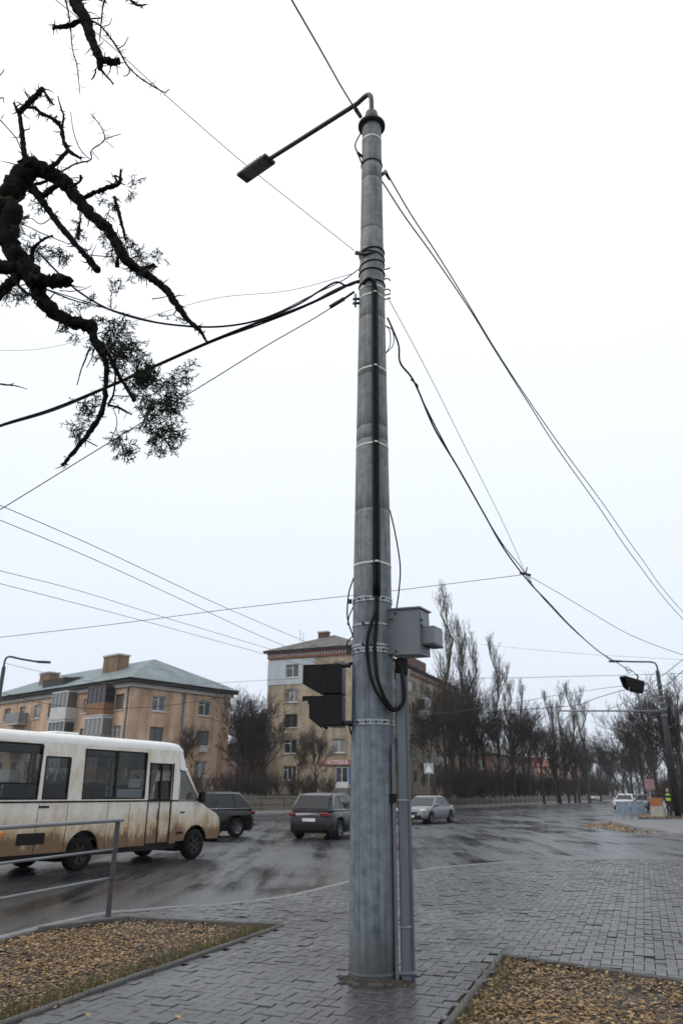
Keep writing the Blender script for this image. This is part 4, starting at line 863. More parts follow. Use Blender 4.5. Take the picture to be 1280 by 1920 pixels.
def window(parent, mp, rotz, s0, s1, a, b, frame='frame_white', sill=True, mull=2, depth=.13):
    w_, h_ = s1 - s0, b - a; key = (round(w_, 3), round(h_, 3), frame, mull)
    if key not in _win:
        t = .07; fm = MB()
        fm.bbox((0, 0, 0), (w_, .06, t)); fm.bbox((0, 0, h_ - t), (w_, .06, h_)); fm.bbox((0, 0, t), (t, .06, h_ - t)); fm.bbox((w_ - t, 0, t), (w_, .06, h_ - t))
        for k in range(1, mull): fm.bbox((w_ * k / mull - .04, .005, t), (w_ * k / mull + .04, .055, h_ - t))
        if mull > 1: fm.bbox((t, .008, h_ * .72), (w_ / mull - .04, .05, h_ * .72 + .05))
        gl = MB().bbox((t * .8, .03, t * .8), (w_ - t * .8, .036, h_ - t * .8)); sl = MB().bbox((-.08, -.24, -.09), (w_ + .08, -.005, -.03))
        _win[key] = (fm.mesh('window', frame), gl.mesh('pane', 'window_glass'), sl.mesh('sill', 'frame_white'))
    f, g, s_ = _win[key]
    o = link('window', f, parent); o.location = mp(s0, depth, a) if rotz == 0 else mp(s1, depth, a); o.rotation_euler = (0, 0, rotz)
    link('pane', g, o)
    if sill: link('sill', s_, o)
    return o
def hip_roof(parent, LX, LY, zE, zR, inset, over, m, along='x', thick=.12):
    x0, y0, x1, y1 = -over, -over, LX + over, LY + over
    if along == 'x': r0, r1 = (inset, LY / 2), (LX - inset, LY / 2)
    else: r0, r1 = (LX / 2, inset), (LX / 2, LY - inset)
    c = [(x0, y0, zE), (x1, y0, zE), (x1, y1, zE), (x0, y1, zE), (*r0, zR), (*r1, zR)]
    if along == 'x': fs = [(0, 1, 5, 4), (1, 2, 5), (2, 3, 4, 5), (3, 0, 4)]
    else: fs = [(0, 1, 4), (1, 2, 5, 4), (2, 3, 5), (3, 0, 4, 5)]
    mb = MB().add(c, fs); return mb.build('roof', m, parent)

# ---- pink brick house on the left -------------------------------------------------------------
K = (-18.8, 68.0); hx = math.atan2(.76, .65); LX, LY, HE = 11.8, 29.0, 10.75
h1 = empty('brick_house', (K[0], K[1], 0), hx); tag(h1, 'pink brick three storey house with grey hipped roof, left of the beige block', 'house')
fy0 = lambda s, d, z: (s, d, z)              # short front, faces -y
fx0 = lambda s, d, z: (d, s, z)              # long front, faces -x
rows = (3.55, 6.35, 9.12)
opsA = [(s - .75, s + .75, z - .68, z + .68) for s in (3.15, 8.6) for z in rows]
facade_mesh(LX, 1.7, HE, opsA, fy0).build('front_wall', 'brick_pink', h1)
colsB = [1.7, 7.0, 13.4, 16.3, 22.6, 25.6]; balc = [3.9, 10.3, 19.4]
opsB = [(s - .7, s + .7, z - .68, z + .68) for s in colsB for z in rows] + [(s - .6, s + .6, z - 1.05, z + .68) for s in balc for z in rows]
facade_mesh(LY, 1.7, HE, opsB, fx0).build('side_wall', 'brick_pink', h1)
mb = MB().add([(LX, 0, 0), (LX, LY, 0), (LX, LY, HE), (LX, 0, HE)], [(0, 1, 2, 3)]); mb.add([(0, LY, 0), (LX, LY, 0), (LX, LY, HE), (0, LY, HE)], [(0, 1, 2, 3)]); mb.build('rear_wall', 'brick_pink', h1)
MB().bbox((-.06, -.06, 0), (LX + .06, LY + .06, 1.7)).build('plinth', 'plinth', h1)
for i, o_ in enumerate(opsA): window(h1, fy0, 0, *o_, frame='frame_white' if i % 3 != 1 else 'frame_brown')
fxw = lambda s, d, z: (d, s, z)
for i, o_ in enumerate(opsB): window(h1, fxw, -math.pi / 2, *o_, frame='frame_white' if i % 2 else 'frame_brown', sill=i < 18)
rf = hip_roof(h1, LX, LY, HE + .32, 14.1, 5.2, .75, 'roof_sheet', 'y')
mb = MB(); 
for a, b in (((-.55, -.55, HE), (LX + .55, 0, HE + .3)), ((-.55, 0, HE), (0, LY + .55, HE + .3))): mb.bbox(a, b)
mb.build('eaves', 'fascia_dark', h1)
mb = MB()
for a, b in (((-.2, -.2, HE - .38), (LX + .2, -.01, HE - .02)), ((-.2, -.01, HE - .38), (-.012, LY + .2, HE - .02))): mb.bbox(a, b)
mb.build('cornice', 'cornice_white', h1)
def chimney(parent, x, y, z0, w_, d_, h_, m='brick_old'):
    c_ = MB().bbox((x - w_ / 2, y - d_ / 2, z0), (x + w_ / 2, y + d_ / 2, z0 + h_)).build('chimney', m, parent)
    MB().bbox((x - w_ / 2 - .1, y - d_ / 2 - .1, z0 + h_ + .002), (x + w_ / 2 + .1, y + d_ / 2 + .1, z0 + h_ + .16)).build('chimney_cap', 'cornice_white', c_)
chimney(rf, 3.4, 8.2, 11.8, 1.3, 2.6, 2.5); chimney(rf, 2.6, 19.6, 11.6, 1.2, 2.0, 1.9); 
mb = MB().prism([(.3, 12.5, 11.1), (.3, 16.5, 11.1), (.3, 16.5, 12.3), (.3, 12.5, 12.3)], (3.0, 0, .4)); mb.build('dormer', 'fascia_dark', rf)
def balcony(parent, at, along, out, w_, z, m, style='panel', depth=1.05, hgt=1.05):
    a, o = Vector(along), Vector(out); at = Vector(at)
    def Pn(s, d, zz): return at + a * s + o * d + Vector((0, 0, zz))
    def pb(mb, s0, s1, d0, d1, z0, z1):
        mb.add([Pn(s, d, zz) for zz in (z0, z1) for s, d in ((s0, d0), (s1, d0), (s1, d1), (s0, d1))], BF)
    mb = MB(); pb(mb, -w_ / 2, w_ / 2, 0, depth, z - .15, z); b = mb.build('balcony', 'cornice_white', parent, True)
    mb = MB()
    if style in ('panel', 'glazed'):
        pb(mb, -w_ / 2, w_ / 2, depth - .05, depth, z + .002, z + hgt); pb(mb, -w_ / 2, -w_ / 2 + .05, 0, depth - .052, z + .002, z + hgt); pb(mb, w_ / 2 - .05, w_ / 2, 0, depth - .052, z + .002, z + hgt)
        mb.build('parapet', m, b, True)
    else:
        k = int(w_ / .16)
        for i in range(k + 1): pb(mb, -w_ / 2 + i * w_ / k - .015, -w_ / 2 + i * w_ / k + .015, depth - .04, depth - .01, z + .002, z + hgt)
        for sgn in (-1, 1):
            for i in range(6): pb(mb, sgn * w_ / 2 - .015, sgn * w_ / 2 + .015, i * depth / 6, i * depth / 6 + .03, z + .002, z + hgt)
        o_ = mb.build('railing', m, b, True); o_['kind'] = 'stuff'
        mb = MB(); pb(mb, -w_ / 2 - .03, w_ / 2 + .03, depth - .055, depth + .005, z + hgt + .002, z + hgt + .06); mb.build('handrail', m, b, True)
    if style == 'glazed':
        mb = MB(); pb(mb, -w_ / 2 + .03, w_ / 2 - .03, depth - .04, depth - .03, z + hgt + .002, z + 2.45); pb(mb, -w_ / 2 + .01, -w_ / 2 + .02, .02, depth - .05, z + hgt, z + 2.45); pb(mb, w_ / 2 - .02, w_ / 2 - .01, .02, depth - .05, z + hgt, z + 2.45); mb.build('glazing', 'window_glass', b, True)
        mb = MB()
        for i in range(5): pb(mb, -w_ / 2 + i * (w_ - .06) / 4, -w_ / 2 + i * (w_ - .06) / 4 + .06, depth - .06, depth + .012, z + hgt + .004, z + 2.44)
        pb(mb, -w_ / 2, w_ / 2, -.0, depth + .03, z + 2.452, z + 2.56); mb.build('glazing_frame', 'frame_white' if m != 'balcony_wood' else 'frame_brown', b, True)
    return b
for s, st, ms_ in ((3.9, 'glazed', ('balcony_wood', 'balcony_grey', 'balcony_wood')), (10.3, 'glazed', ('balcony_white', 'balcony_white', 'balcony_white')), (19.4, 'panel', ('balcony_white', 'balcony_white', 'balcony_grey'))):
    for z, m_ in zip(rows, ms_): balcony(h1, (0, s, 0), (0, 1, 0), (-1, 0, 0), 2.9, z - 1.1, m_, st)
MB().tube([(6.0, -.12, 1.7), (6.0, -.12, HE - .45)], .09, 8).build('drainpipe', 'rail_paint', h1); MB().tube([(-.12, .4, 1.7), (-.12, .4, HE - .45)], .09, 8).build('drainpipe', 'rail_paint', h1)
mb = MB().bbox((8.2, -.28, 5.05), (9.0, -.02, 5.5)); mb.build('air_conditioner', 'balcony_white', h1)

# ---- beige five storey block behind the pole ---------------------------------------------------
K2 = (2.3, 82.0); hx2 = math.atan2(.92, .40); LX, LY, HE = 40.0, 11.6, 16.45
h2 = empty('apartment_block', (K2[0], K2[1], 0), hx2); tag(h2, 'beige brick five storey apartment block behind the pole with red dentil cornice', 'apartment block')
rw = (3.45, 6.2, 8.95, 11.7, 14.45)
opsE = [(s - .8, s + .8, z - .72, z + .72) for s in (8.5,) for z in rw] + [(s - .75, s + .75, z - .72, z + .72) for s in (2.7,) for z in rw[1:]] + [(1.55, 3.05, 1.95, 4.05)]
facade_mesh(LY, 1.3, HE, opsE, fx0).build('end_wall', 'brick_beige', h2)
cols = [2.2, 9.2, 15.2, 18.0, 24.6, 31, 37]; bal = [5.9, 12.2, 21.2, 28.0, 34.2]
opsF = [(s - .75, s + .75, z - .72, z + .72) for s in cols for z in rw] + [(s - .8, s + .8, z - 1.1, z + .72) for s in bal for z in rw]
facade_mesh(LX, 1.3, HE, opsF, fy0).build('street_wall', 'brick_beige', h2)
mb = MB().add([(LX, 0, 0), (LX, LY, 0), (LX, LY, HE), (LX, 0, HE)], [(0, 1, 2, 3)]); mb.add([(0, LY, 0), (LX, LY, 0), (LX, LY, HE), (0, LY, HE)], [(0, 1, 2, 3)]); mb.build('rear_wall', 'brick_beige', h2)
MB().bbox((-.05, -.05, 0), (LX + .05, LY + .05, 1.3)).build('plinth', 'plinth', h2)
for i, o_ in enumerate(opsE[:-1]): window(h2, fxw, -math.pi / 2, *o_, frame='frame_white' if i not in (2, 6) else 'frame_brown', mull=2 if i % 3 else 3)
for i, o_ in enumerate(opsF): window(h2, fy0, 0, *o_, frame='frame_white' if i % 3 else 'frame_brown', sill=i < 35)
MB().bbox((-.07, 5.75, 12.95), (-.004, LY + .05, 15.75)).build('insulation_panel', 'plaster_pale', h2)
bpy.data.objects.remove([c_ for c_ in h2.children if c_.name.startswith('insulation_panel')][0])
facade_mesh(LY + .05 - 5.75, 12.95, 15.75, [(8.5 - .8 - 5.75, 8.5 + .8 - 5.75, 14.45 - .72, 14.45 + .72)], lambda s, d, z: (d - .06, s + 5.75, z), depth=.07).build('insulation_panel', 'plaster_pale', h2)
hip_roof(h2, LX, LY, HE + .36, 19.4, 5.6, .6, 'roof_slate', 'x')
mb = MB()
mb.bbox((-.5, -.5, HE + .15), (LX + .5, 0, HE + .34)); mb.bbox((-.5, 0, HE + .15), (0, LY + .5, HE + .34)); mb.build('eaves', 'fascia_dark', h2)
mb = MB(); mb.bbox((-.18, -.18, HE - .55), (LX + .1, -.006, HE - .35)); mb.bbox((-.18, -.006, HE - .55), (-.006, LY + .1, HE - .35)); mb.bbox((-.30, -.30, HE), (LX + .1, -.006, HE + .148)); mb.bbox((-.30, -.006, HE), (-.006, LY + .1, HE + .148)); mb.build('cornice', 'cornice_red', h2)
mb = MB(); k = 0
while k < LY: mb.bbox((-.22, k, HE - .33), (-.004, k + .16, HE - .02)); k += .36
k = 0
while k < LX: mb.bbox((k, -.22, HE - .33), (k + .16, -.004, HE - .02)); k += .36
o_ = mb.build('dentil_course', 'cornice_white', h2); o_['kind'] = 'stuff'
mats_ = ['balcony_ochre', 'balcony_green', 'balcony_white', 'balcony_wood', 'balcony_grey']
for i, s in enumerate(bal):
    for j, z in enumerate(rw[1:] if i else rw[1:]):
        m_ = ('balcony_ochre', 'balcony_white', 'balcony_green', 'balcony_white')[(j + i * 3 + (1 if i == 2 else 0)) % 4] if i != 1 else ('balcony_grey', 'balcony_white', 'balcony_wood', 'balcony_white')[j]
        balcony(h2, (s, 0, 0), (1, 0, 0), (0, -1, 0), 3.0, z - 1.1, m_, ('panel', 'glazed', 'railing')[(i + j) % 3])
MB().bbox((23, 1.5, 16.9), (29, 3.6, 19.2)).build('firewall', 'brick_brown', h2)
chimney(h2, 5.0, 6.9, 18.2, .8, 1.2, 1.4, 'brick_brown')
def antenna(parent, x, y, z, h_):
    mb = MB().tube([(x, y, z), (x, y, z + h_)], .02, 5)
    for k in range(4): mb.tube([(x - .4 + k * .05, y - .25, z + h_ - k * .22), (x + .4 - k * .05, y + .25, z + h_ - k * .22)], .012, 4)
    mb.build('antenna', 'dark_steel', parent)
antenna(h2, 2.0, 8.6, 17.4, 2.2); antenna(h2, 1.6, 8.0, 17.4, 1.7); antenna(h2, 14, 1.2, 17, 2.0); antenna(h2, 19, 1.0, 17, 2.4)
# pharmacy entrance: door, signboard, blue poster, steps
door = MB(); door.bbox((.06, 1.55, 1.95), (.12, 1.65, 4.05)).bbox((.06, 2.95, 1.95), (.12, 3.05, 4.05)).bbox((.06, 1.65, 3.95), (.12, 2.95, 4.05)).bbox((.06, 2.26, 1.95), (.12, 2.34, 3.95)).bbox((.06, 1.65, 1.95), (.12, 2.26, 2.55)).bbox((.06, 2.34, 1.95), (.12, 2.95, 2.55))
do = door.build('door', 'frame_white', h2); MB().bbox((.085, 1.65, 2.55), (.095, 2.95, 3.95)).build('door_glass', 'window_glass', do); MB().tube([(.04, 2.45, 2.9), (.04, 2.45, 3.3)], .02, 6).build('door_handle', 'chrome', do)
MB().bbox((-.05, .55, 2.4), (-.004, 1.45, 4.0)).build('poster', 'poster_blue', h2)
MB().bbox((-1.3, 1.2, 1.32), (-.06, 3.4, 1.62)).bbox((-.9, 1.2, 1.622), (-.06, 3.4, 1.94)).build('steps', 'kerb', h2)
sgn = MB().bev((-.16, 1.1, 4.22), (-.02, 4.4, 4.76), .01).build('signboard', 'sign_red', h2)
def text_mesh(txt, size, m, ext=.01):
    cu = bpy.data.curves.new('lettering', 'FONT'); cu.body = txt; cu.size = size; cu.extrude = ext; cu.align_x = 'CENTER'; cu.align_y = 'CENTER'; cu.resolution_u = 2; cu.offset = .006
    ob = bpy.data.objects.new('lettering', cu); C.objects.link(ob); bpy.context.view_layer.update(); dg = bpy.context.evaluated_depsgraph_get()
    me = bpy.data.meshes.new_from_object(ob.evaluated_get(dg)); bpy.data.objects.remove(ob); me.materials.clear(); me.materials.append(M[m]); return me
lt = link('lettering', text_mesh('АПТЕКА', .54, 'letter_white'), sgn); lt.location = (-.172, 2.75, 4.48); lt.rotation_euler = (R(90), 0, R(-90)); lt.scale = (1.15, 1, 1)

# ---- smaller houses behind the trees further along ------------------------------------------------
def plain_house(name, label, loc, ang, LX, LY, HE, HR, wall, roof, nwin, rows, fr='frame_white'):
    h = empty(name, loc, ang); tag(h, label, 'house')
    ops = [(LX * (i + .5) / nwin - .65, LX * (i + .5) / nwin + .65, z - .7, z + .7) for i in range(nwin) for z in rows]
    facade_mesh(LX, 0, HE, ops, fy0).build('street_wall', wall, h)
    ops2 = [(LY * (i + .5) / 3 - .6, LY * (i + .5) / 3 + .6, z - .7, z + .7) for i in range(3) for z in rows]; facade_mesh(LY, 0, HE, ops2, fx0).build('end_wall', wall, h)
    mb = MB().add([(LX, 0, 0), (LX, LY, 0), (LX, LY, HE), (LX, 0, HE)], [(0, 1, 2, 3)]); mb.add([(0, LY, 0), (LX, LY, 0), (LX, LY, HE), (0, LY, HE)], [(0, 1, 2, 3)]); mb.build('rear_wall', wall, h)
    for o_ in ops: window(h, fy0, 0, *o_, frame=fr, mull=2)
    for o_ in ops2: window(h, fxw, -math.pi / 2, *o_, frame=fr, mull=2)
    r_ = hip_roof(h, LX, LY, HE + .02, HR, 4, .5, roof, 'x'); chimney(r_, LX * .3, LY * .45, HR - 1.2, .8, .8, 1.8); return h
plain_house('brick_house', 'brown brick two storey house beyond the poplars', (27, 140, 1.2), R(62), 30, 11, 7.0, 9.6, 'brick_brown', 'roof_slate', 8, (2.0, 5.0))
plain_house('brick_house', 'low house with red roof far down the avenue', (52, 190, 1.2), R(62), 34, 11, 6.4, 9.0, 'brick_pink', 'cornice_red', 8, (1.8, 4.8))
plain_house('brick_house', 'dark house between the pink house and the beige block', (-12.5, 98, 1.2), R(20), 12, 10, 6.2, 9.5, 'brick_brown', 'roof_slate', 4, (1.9, 4.7))

# ================================================================== vehicles
_wheel = {}
def wheel(parent, x, y, r, w_, sgn, rim='rim', spokes=5):
    key = (r, w_, rim)
    if key not in _wheel:
        ty = MB().lathe([(r * .62, -w_ / 2), (r * .93, -w_ / 2), (r, -w_ * .36), (r, w_ * .36), (r * .93, w_ / 2), (r * .62, w_ / 2)], 28, (0, 0, 0), (0, 1, 0))
        rm = MB().lathe([(r * .66, w_ * .40), (r * .62, w_ * .44), (r * .57, w_ * .2), (0.0, w_ * .18)], 24, (0, 0, 0), (0, 1, 0))
        for k in range(spokes):
            a = 2 * math.pi * k / spokes; d = Vector((math.cos(a), 0, math.sin(a))); t = Vector((-d.z, 0, d.x)); vs = []
            for q, wd, yy in ((.1 * r, .1 * r, w_ * .36), (.62 * r, .075 * r, w_ * .42)):
                vs += [d * q - t * wd + Vector((0, yy, 0)), d * q + t * wd + Vector((0, yy, 0)), d * q + t * wd + Vector((0, w_ * .16, 0)), d * q - t * wd + Vector((0, w_ * .16, 0))]
            rm.add(vs, [(0, 1, 5, 4), (1, 2, 6, 5), (3, 0, 4, 7), (0, 3, 2, 1), (4, 5, 6, 7)])
        _wheel[key] = (ty.mesh('tyre', 'tyre'), rm.mesh('rim', rim))
    t, m_ = _wheel[key]; o = link('wheel', t, parent); o.location = (x, y, r); o.rotation_euler = (0, 0, 0 if sgn > 0 else math.pi); link('rim', m_, o); return o

def make_car(name, label, loc, head, L=4.4, W=1.82, Hh=1.66, paintm='paint_black', kind='suv', r=.34, group=None):
    """x forward from the rear bumper (0) to the front (L); left side +y"""
    car = empty(name, loc, head); tag(car, label, 'car', group)
    xr, xf = L * .19, L * .80; ar = r * 1.16; zb = .24; hw_ = W / 2
    if kind == 'suv': top = [(0, .62), (.03, .80), (.10, 1.00), (L * .35, 1.02), (L * .66, 1.02), (L * .70, 1.01), (L * .86, .95), (L * .95, .84), (L * .985, .70), (L, .55)]
    else: top = [(0, .62), (.03, .78), (.12, .93), (L * .16, .96), (L * .40, .94), (L * .66, .93), (L * .72, .92), (L * .86, .84), (L * .95, .74), (L * .985, .62), (L, .50)]
    def ztop(x):
        for (a, za), (b, zb_) in zip(top, top[1:]):
            if x <= b: return za + (zb_ - za) * (x - a) / max(1e-6, b - a)
        return top[-1][1]
    X = sorted(set([0, .03, .1, .2, L - .2, L - .08, L - .02, L] + [xr + ar * math.cos(math.pi * k / 12) for k in range(13)] + [xf + ar * math.cos(math.pi * k / 12) for k in range(13)] + [L * k / 14 for k in range(1, 14)]))
    secs = []
    for x in X:
        zl = zb
        for cx in (xr, xf):
            if abs(x - cx) <= ar + 1e-6: zl = max(zl, r + math.sqrt(max(0, ar * ar - (x - cx) ** 2)))
        e = min(1, max(0, min((x + .02) / .45, (L - x + .02) / .75))) ** .5; wd = hw_ * (.78 + .22 * e); zt = ztop(x); zl = min(zl, zt - .12)
        if x < .05 or x > L - .05: zl = max(zl, .34)
        secs.append([(0, zl), (wd * .86, zl), (wd * .985, zl + .03), (wd, max(zl + .05, zt * .58)), (wd * .985, max(zl + .07, zt * .78)), (wd * .93, zt - .035), (wd * .82, zt), (0, zt + .015)])
    mb = MB(); k = len(secs[0])
    for s in (1, -1):
        vs = [(X[i], s * y, z) for i in range(len(X)) for y, z in secs[i]]
        mb.add(vs, [(i * k + j, (i + 1) * k + j, (i + 1) * k + j + 1, i * k + j + 1) for i in range(len(X) - 1) for j in range(k - 1)], 0, True)
        for i in (0, len(X) - 1): mb.add([(X[i], s * y, z) for y, z in secs[i]], [tuple(range(k))], 0, False)
    body = mb.build('body', paintm, car, True)
    # cabin
    if kind == 'suv': c0, c1, c2, c3 = .08, .60, L * .47, L * .72      # tail base, roof rear, roof front, cowl
    else: c0, c1, c2, c3 = L * .13, L * .30, L * .53, L * .735
    zB = ztop(L * .5) - .03; ro = Hh; wb, wt = hw_ * .94, hw_ * .74
    def sidept(x, t):  # t 0 belt .. 1 roof
        return None
    base = [(c0, zB), (c0 + .15, zB), (L * .36, zB), (L * .5, zB), (c3 - .2, zB), (c3, zB - .01)]
    roof = [(c1, ro - .11), (c1 + .16, ro - .05), (L * .36, ro), (L * .47, ro - .005), (c2 - .06, ro - .03), (c2, ro - .06)]
    mb = MB(); n = len(base); lev = (0, .5, .9, 1.0); wid = (1, .90, .79, .70)
    vs = []
    for i in range(n):
        for t, w2 in zip(lev, wid):
            q = hw_ * .935 * w2 * (1 - (.06 if i in (0, n - 1) else 0)); vs.append((base[i][0] + (roof[i][0] - base[i][0]) * t, q, base[i][1] + (roof[i][1] - base[i][1]) * (t if t < 1 else 1.0) + (.0 if t < 1 else .0)))
    m4 = len(lev)
    for s in (1, -1):
        mb.add([(x, s * y, z) for x, y, z in vs], [(i * m4 + j, (i + 1) * m4 + j, (i + 1) * m4 + j + 1, i * m4 + j + 1) for i in range(n - 1) for j in range(m4 - 1)], 0, True)
    top4 = [vs[i * m4 + 3] for i in range(n)]; mb.add([(x, y, z) for x, y, z in top4] + [(x, -y, z) for x, y, z in top4], [(i, i + 1, n + i + 1, n + i) for i in range(n - 1)], 0, True)
    for i in (0, n - 1): a = vs[i * m4:(i + 1) * m4]; mb.add([(x, y, z) for x, y, z in a] + [(x, -y, z) for x, y, z in a], [(j, j + 1, m4 + j + 1, m4 + j) for j in range(m4 - 1)], 0, True)
    mb.build('cabin', paintm, car, True)
    # glass: side panes, windscreen, rear window, set just proud of the cabin skin
    def sp_(x, z, e=.012):
        t = (z - zB) / (ro - zB); w2 = 1 + (.90 - 1) * (t / .5) if t < .5 else .90 + (.79 - .90) * ((t - .5) / .4); return hw_ * .935 * w2 + e
    lo, hi = zB + .05, zB + (ro - zB) * .84
    def xa(z): t = (z - zB) / (ro - zB); return c0 + .15 + (c1 + .14 - c0 - .15) * t
    def xb(z): t = (z - zB) / (ro - zB); return c3 - .2 + (c2 - .06 - c3 + .2) * t
    cuts = [(0, .24), (.27, .60), (.63, 1)] if kind == 'suv' else [(.0, .46), (.49, 1)]
    for s in (1, -1):
        for a, b in cuts:
            q = []
            for f, z in ((a, lo), (b, lo), (b, hi), (a, hi)): x = xa(z) + (xb(z) - xa(z)) * f + (.06 if f == 0 else -.06 if f == 1 else 0); q.append((x, s * sp_(x, z), z))
            mid = [((q[0][0] * .5 + q[3][0] * .5), s * sp_(0, (lo + hi) / 2), (lo + hi) / 2), ((q[1][0] + q[2][0]) / 2, s * sp_(0, (lo + hi) / 2), (lo + hi) / 2)]
            MB().add([q[0], q[1], mid[1], mid[0], q[2], q[3]], [(0, 1, 2, 3), (3, 2, 4, 5)]).build('side_window', 'auto_glass', car)
        ch = MB().tube([(xa(lo), s * sp_(0, lo, .014), lo - .02), (xb(lo) - .05, s * sp_(0, lo, .014), lo - .02)], .012, 5); ch.tube([(xa(lo), s * sp_(0, lo, .014), lo - .02), (xa(hi), s * sp_(0, hi, .014), hi + .02), (xb(hi) - .05, s * sp_(0, hi, .014), hi + .02)], .012, 5); ch.build('window_trim', 'chrome', car)
        MB().bev((c3 - .45, s * (hw_ + .03) - .09, zB + .0), (c3 - .22, s * (hw_ + .03) + .09, zB + .16), .04).build('mirror', paintm, car)
        mb = MB().tube([(L * .40, s * (hw_ * 1.0 + .005), ztop(L * .4) * .79), (L * .40 + .18, s * (hw_ * 1.0 + .005), ztop(L * .4) * .79)], .014, 6); mb.build('door_handle', 'chrome', car)
        for x, nm, mm in ((L * .94, 'headlight', 'lamp_clear'), (.05, 'tail_light', 'lamp_red')):
            if nm == 'headlight': MB().bev((L * .905, s * hw_ * .78 - .2, .64), (L * .975, s * hw_ * .78 + .10, .78), .03).build(nm, mm, car)
            else: MB().bev((-.008, s * hw_ * .76 - .10, .80), (.20, s * hw_ * .70 + .20, .93), .03).build(nm, mm, car)
    def slab(xb_, zb_, xt_, zt_, wb_, wt_, nm):
        off = Vector((zt_ - zb_, 0, xb_ - xt_)).normalized() * .014 * (1 if xb_ > L / 2 else -1)
        MB().add([Vector(p) + off for p in ((xb_, -wb_, zb_), (xb_, wb_, zb_), (xt_, wt_, zt_), (xt_, -wt_, zt_))], [(0, 1, 2, 3)]).build(nm, 'auto_glass', car)
    t0, t1 = .06, .88
    slab(c3 + (c2 - c3) * t0, zB + (ro - .06 - zB) * t0, c3 + (c2 - c3) * t1, zB + (ro - .06 - zB) * t1, hw_ * .82, hw_ * .66, 'windscreen')
    slab(c0 + (c1 - c0) * .10, zB + (ro - .07 - zB) * .10, c0 + (c1 - c0) * t1, zB + (ro - .07 - zB) * t1, hw_ * .78, hw_ * .66, 'rear_window')
    MB().bev((-.03, -hw_ * .78, .36), (.06, hw_ * .78, .56), .03).build('rear_bumper', 'trim_black', car); MB().bev((L - .06, -hw_ * .74, .30), (L + .03, hw_ * .74, .46), .03).build('front_bumper', 'trim_black', car)
    MB().bev((L - .075, -.42, .50), (L + .012, .42, .62), .02).build('grille', 'trim_black', car); MB().bbox((-.022, -.26, .62), (.01, .26, .73)).build('number_plate', 'plate_white', car); MB().bbox((L + .031, -.26, .34), (L + .04, .26, .45)).build('number_plate', 'plate_white', car)
    MB().bbox((.15, -hw_ * .82, .22), (L - .15, hw_ * .82, .5)).build('underbody', 'trim_black', car)
    for x in (xr, xf):
        for s in (1, -1): wheel(car, x, s * (hw_ - .12), r, .22, s)
    return car
hd = lambda dx, dy: math.atan2(dy, dx)
def put_car(name, label, px, wheel_local, heading, **k):     # so that the wheel at wheel_local stands where photo pixel px meets the road
    g = G(px[0], px[1], RZ); q = Matrix.Rotation(heading, 2) @ Vector(wheel_local); return make_car(name, label, (g.x - q.x, g.y - q.y, RZ), heading, **k)
put_car('car', 'black crossover half hidden behind the front of the minibus', (444, 1570), (4.4 * .19, .9), hd(-.78, -.63), paintm='paint_black', Hh=1.66)
put_car('car', 'dark slate crossover seen from behind, left of the pole', (637, 1574), (4.45 * .19, -.88), hd(.40, .92), L=4.45, paintm='paint_slate', Hh=1.62)
put_car('car', 'silver saloon coming towards the crossing, right of the pole', (808, 1545), (4.4 * .8, .85), hd(-.52, -.85), paintm='paint_silver', kind='sedan', Hh=1.47, r=.31)
for i, (u, v, p, lab, k, h_) in enumerate([(1110, 1503, 'paint_white', 'white car far down the avenue under the trees', 'suv', (.5, .87)), (1150, 1501, 'paint_grey', 'grey car far down the avenue beside the white one', 'sedan', (.45, .9)), (1180, 1503, 'paint_white', 'pale far car behind the blue barrier panels', 'sedan', (-.5, -.87)), (1208, 1503, 'paint_silver', 'silver far car nearest the right lamp post', 'sedan', (-.5, -.87))]):
    g = G(u, v, RZ) if i < 2 else onY(u, v, 80); make_car('car', lab, (g.x, g.y, RZ if i < 2 else .09), hd(*h_), paintm=p, kind=k, Hh=1.6 if k == 'suv' else 1.45)

# ------------------------------------------------------------------ the minibus
BH = R(60)                          # heading: 30 degrees right of straight ahead
fw = G(366, 1611, RZ); d = Vector((math.cos(BH), math.sin(BH), 0)); rgt = Vector((d.y, -d.x, 0))
WB, BW = 3.8, 2.0
org = fw - d * WB - rgt * (-.0); org = Vector((org.x, org.y, RZ)) - rgt * (BW / 2)
bus = empty('minibus', org, BH); tag(bus, 'dirty cream minibus with mud along its lower side, left of the pole', 'minibus')
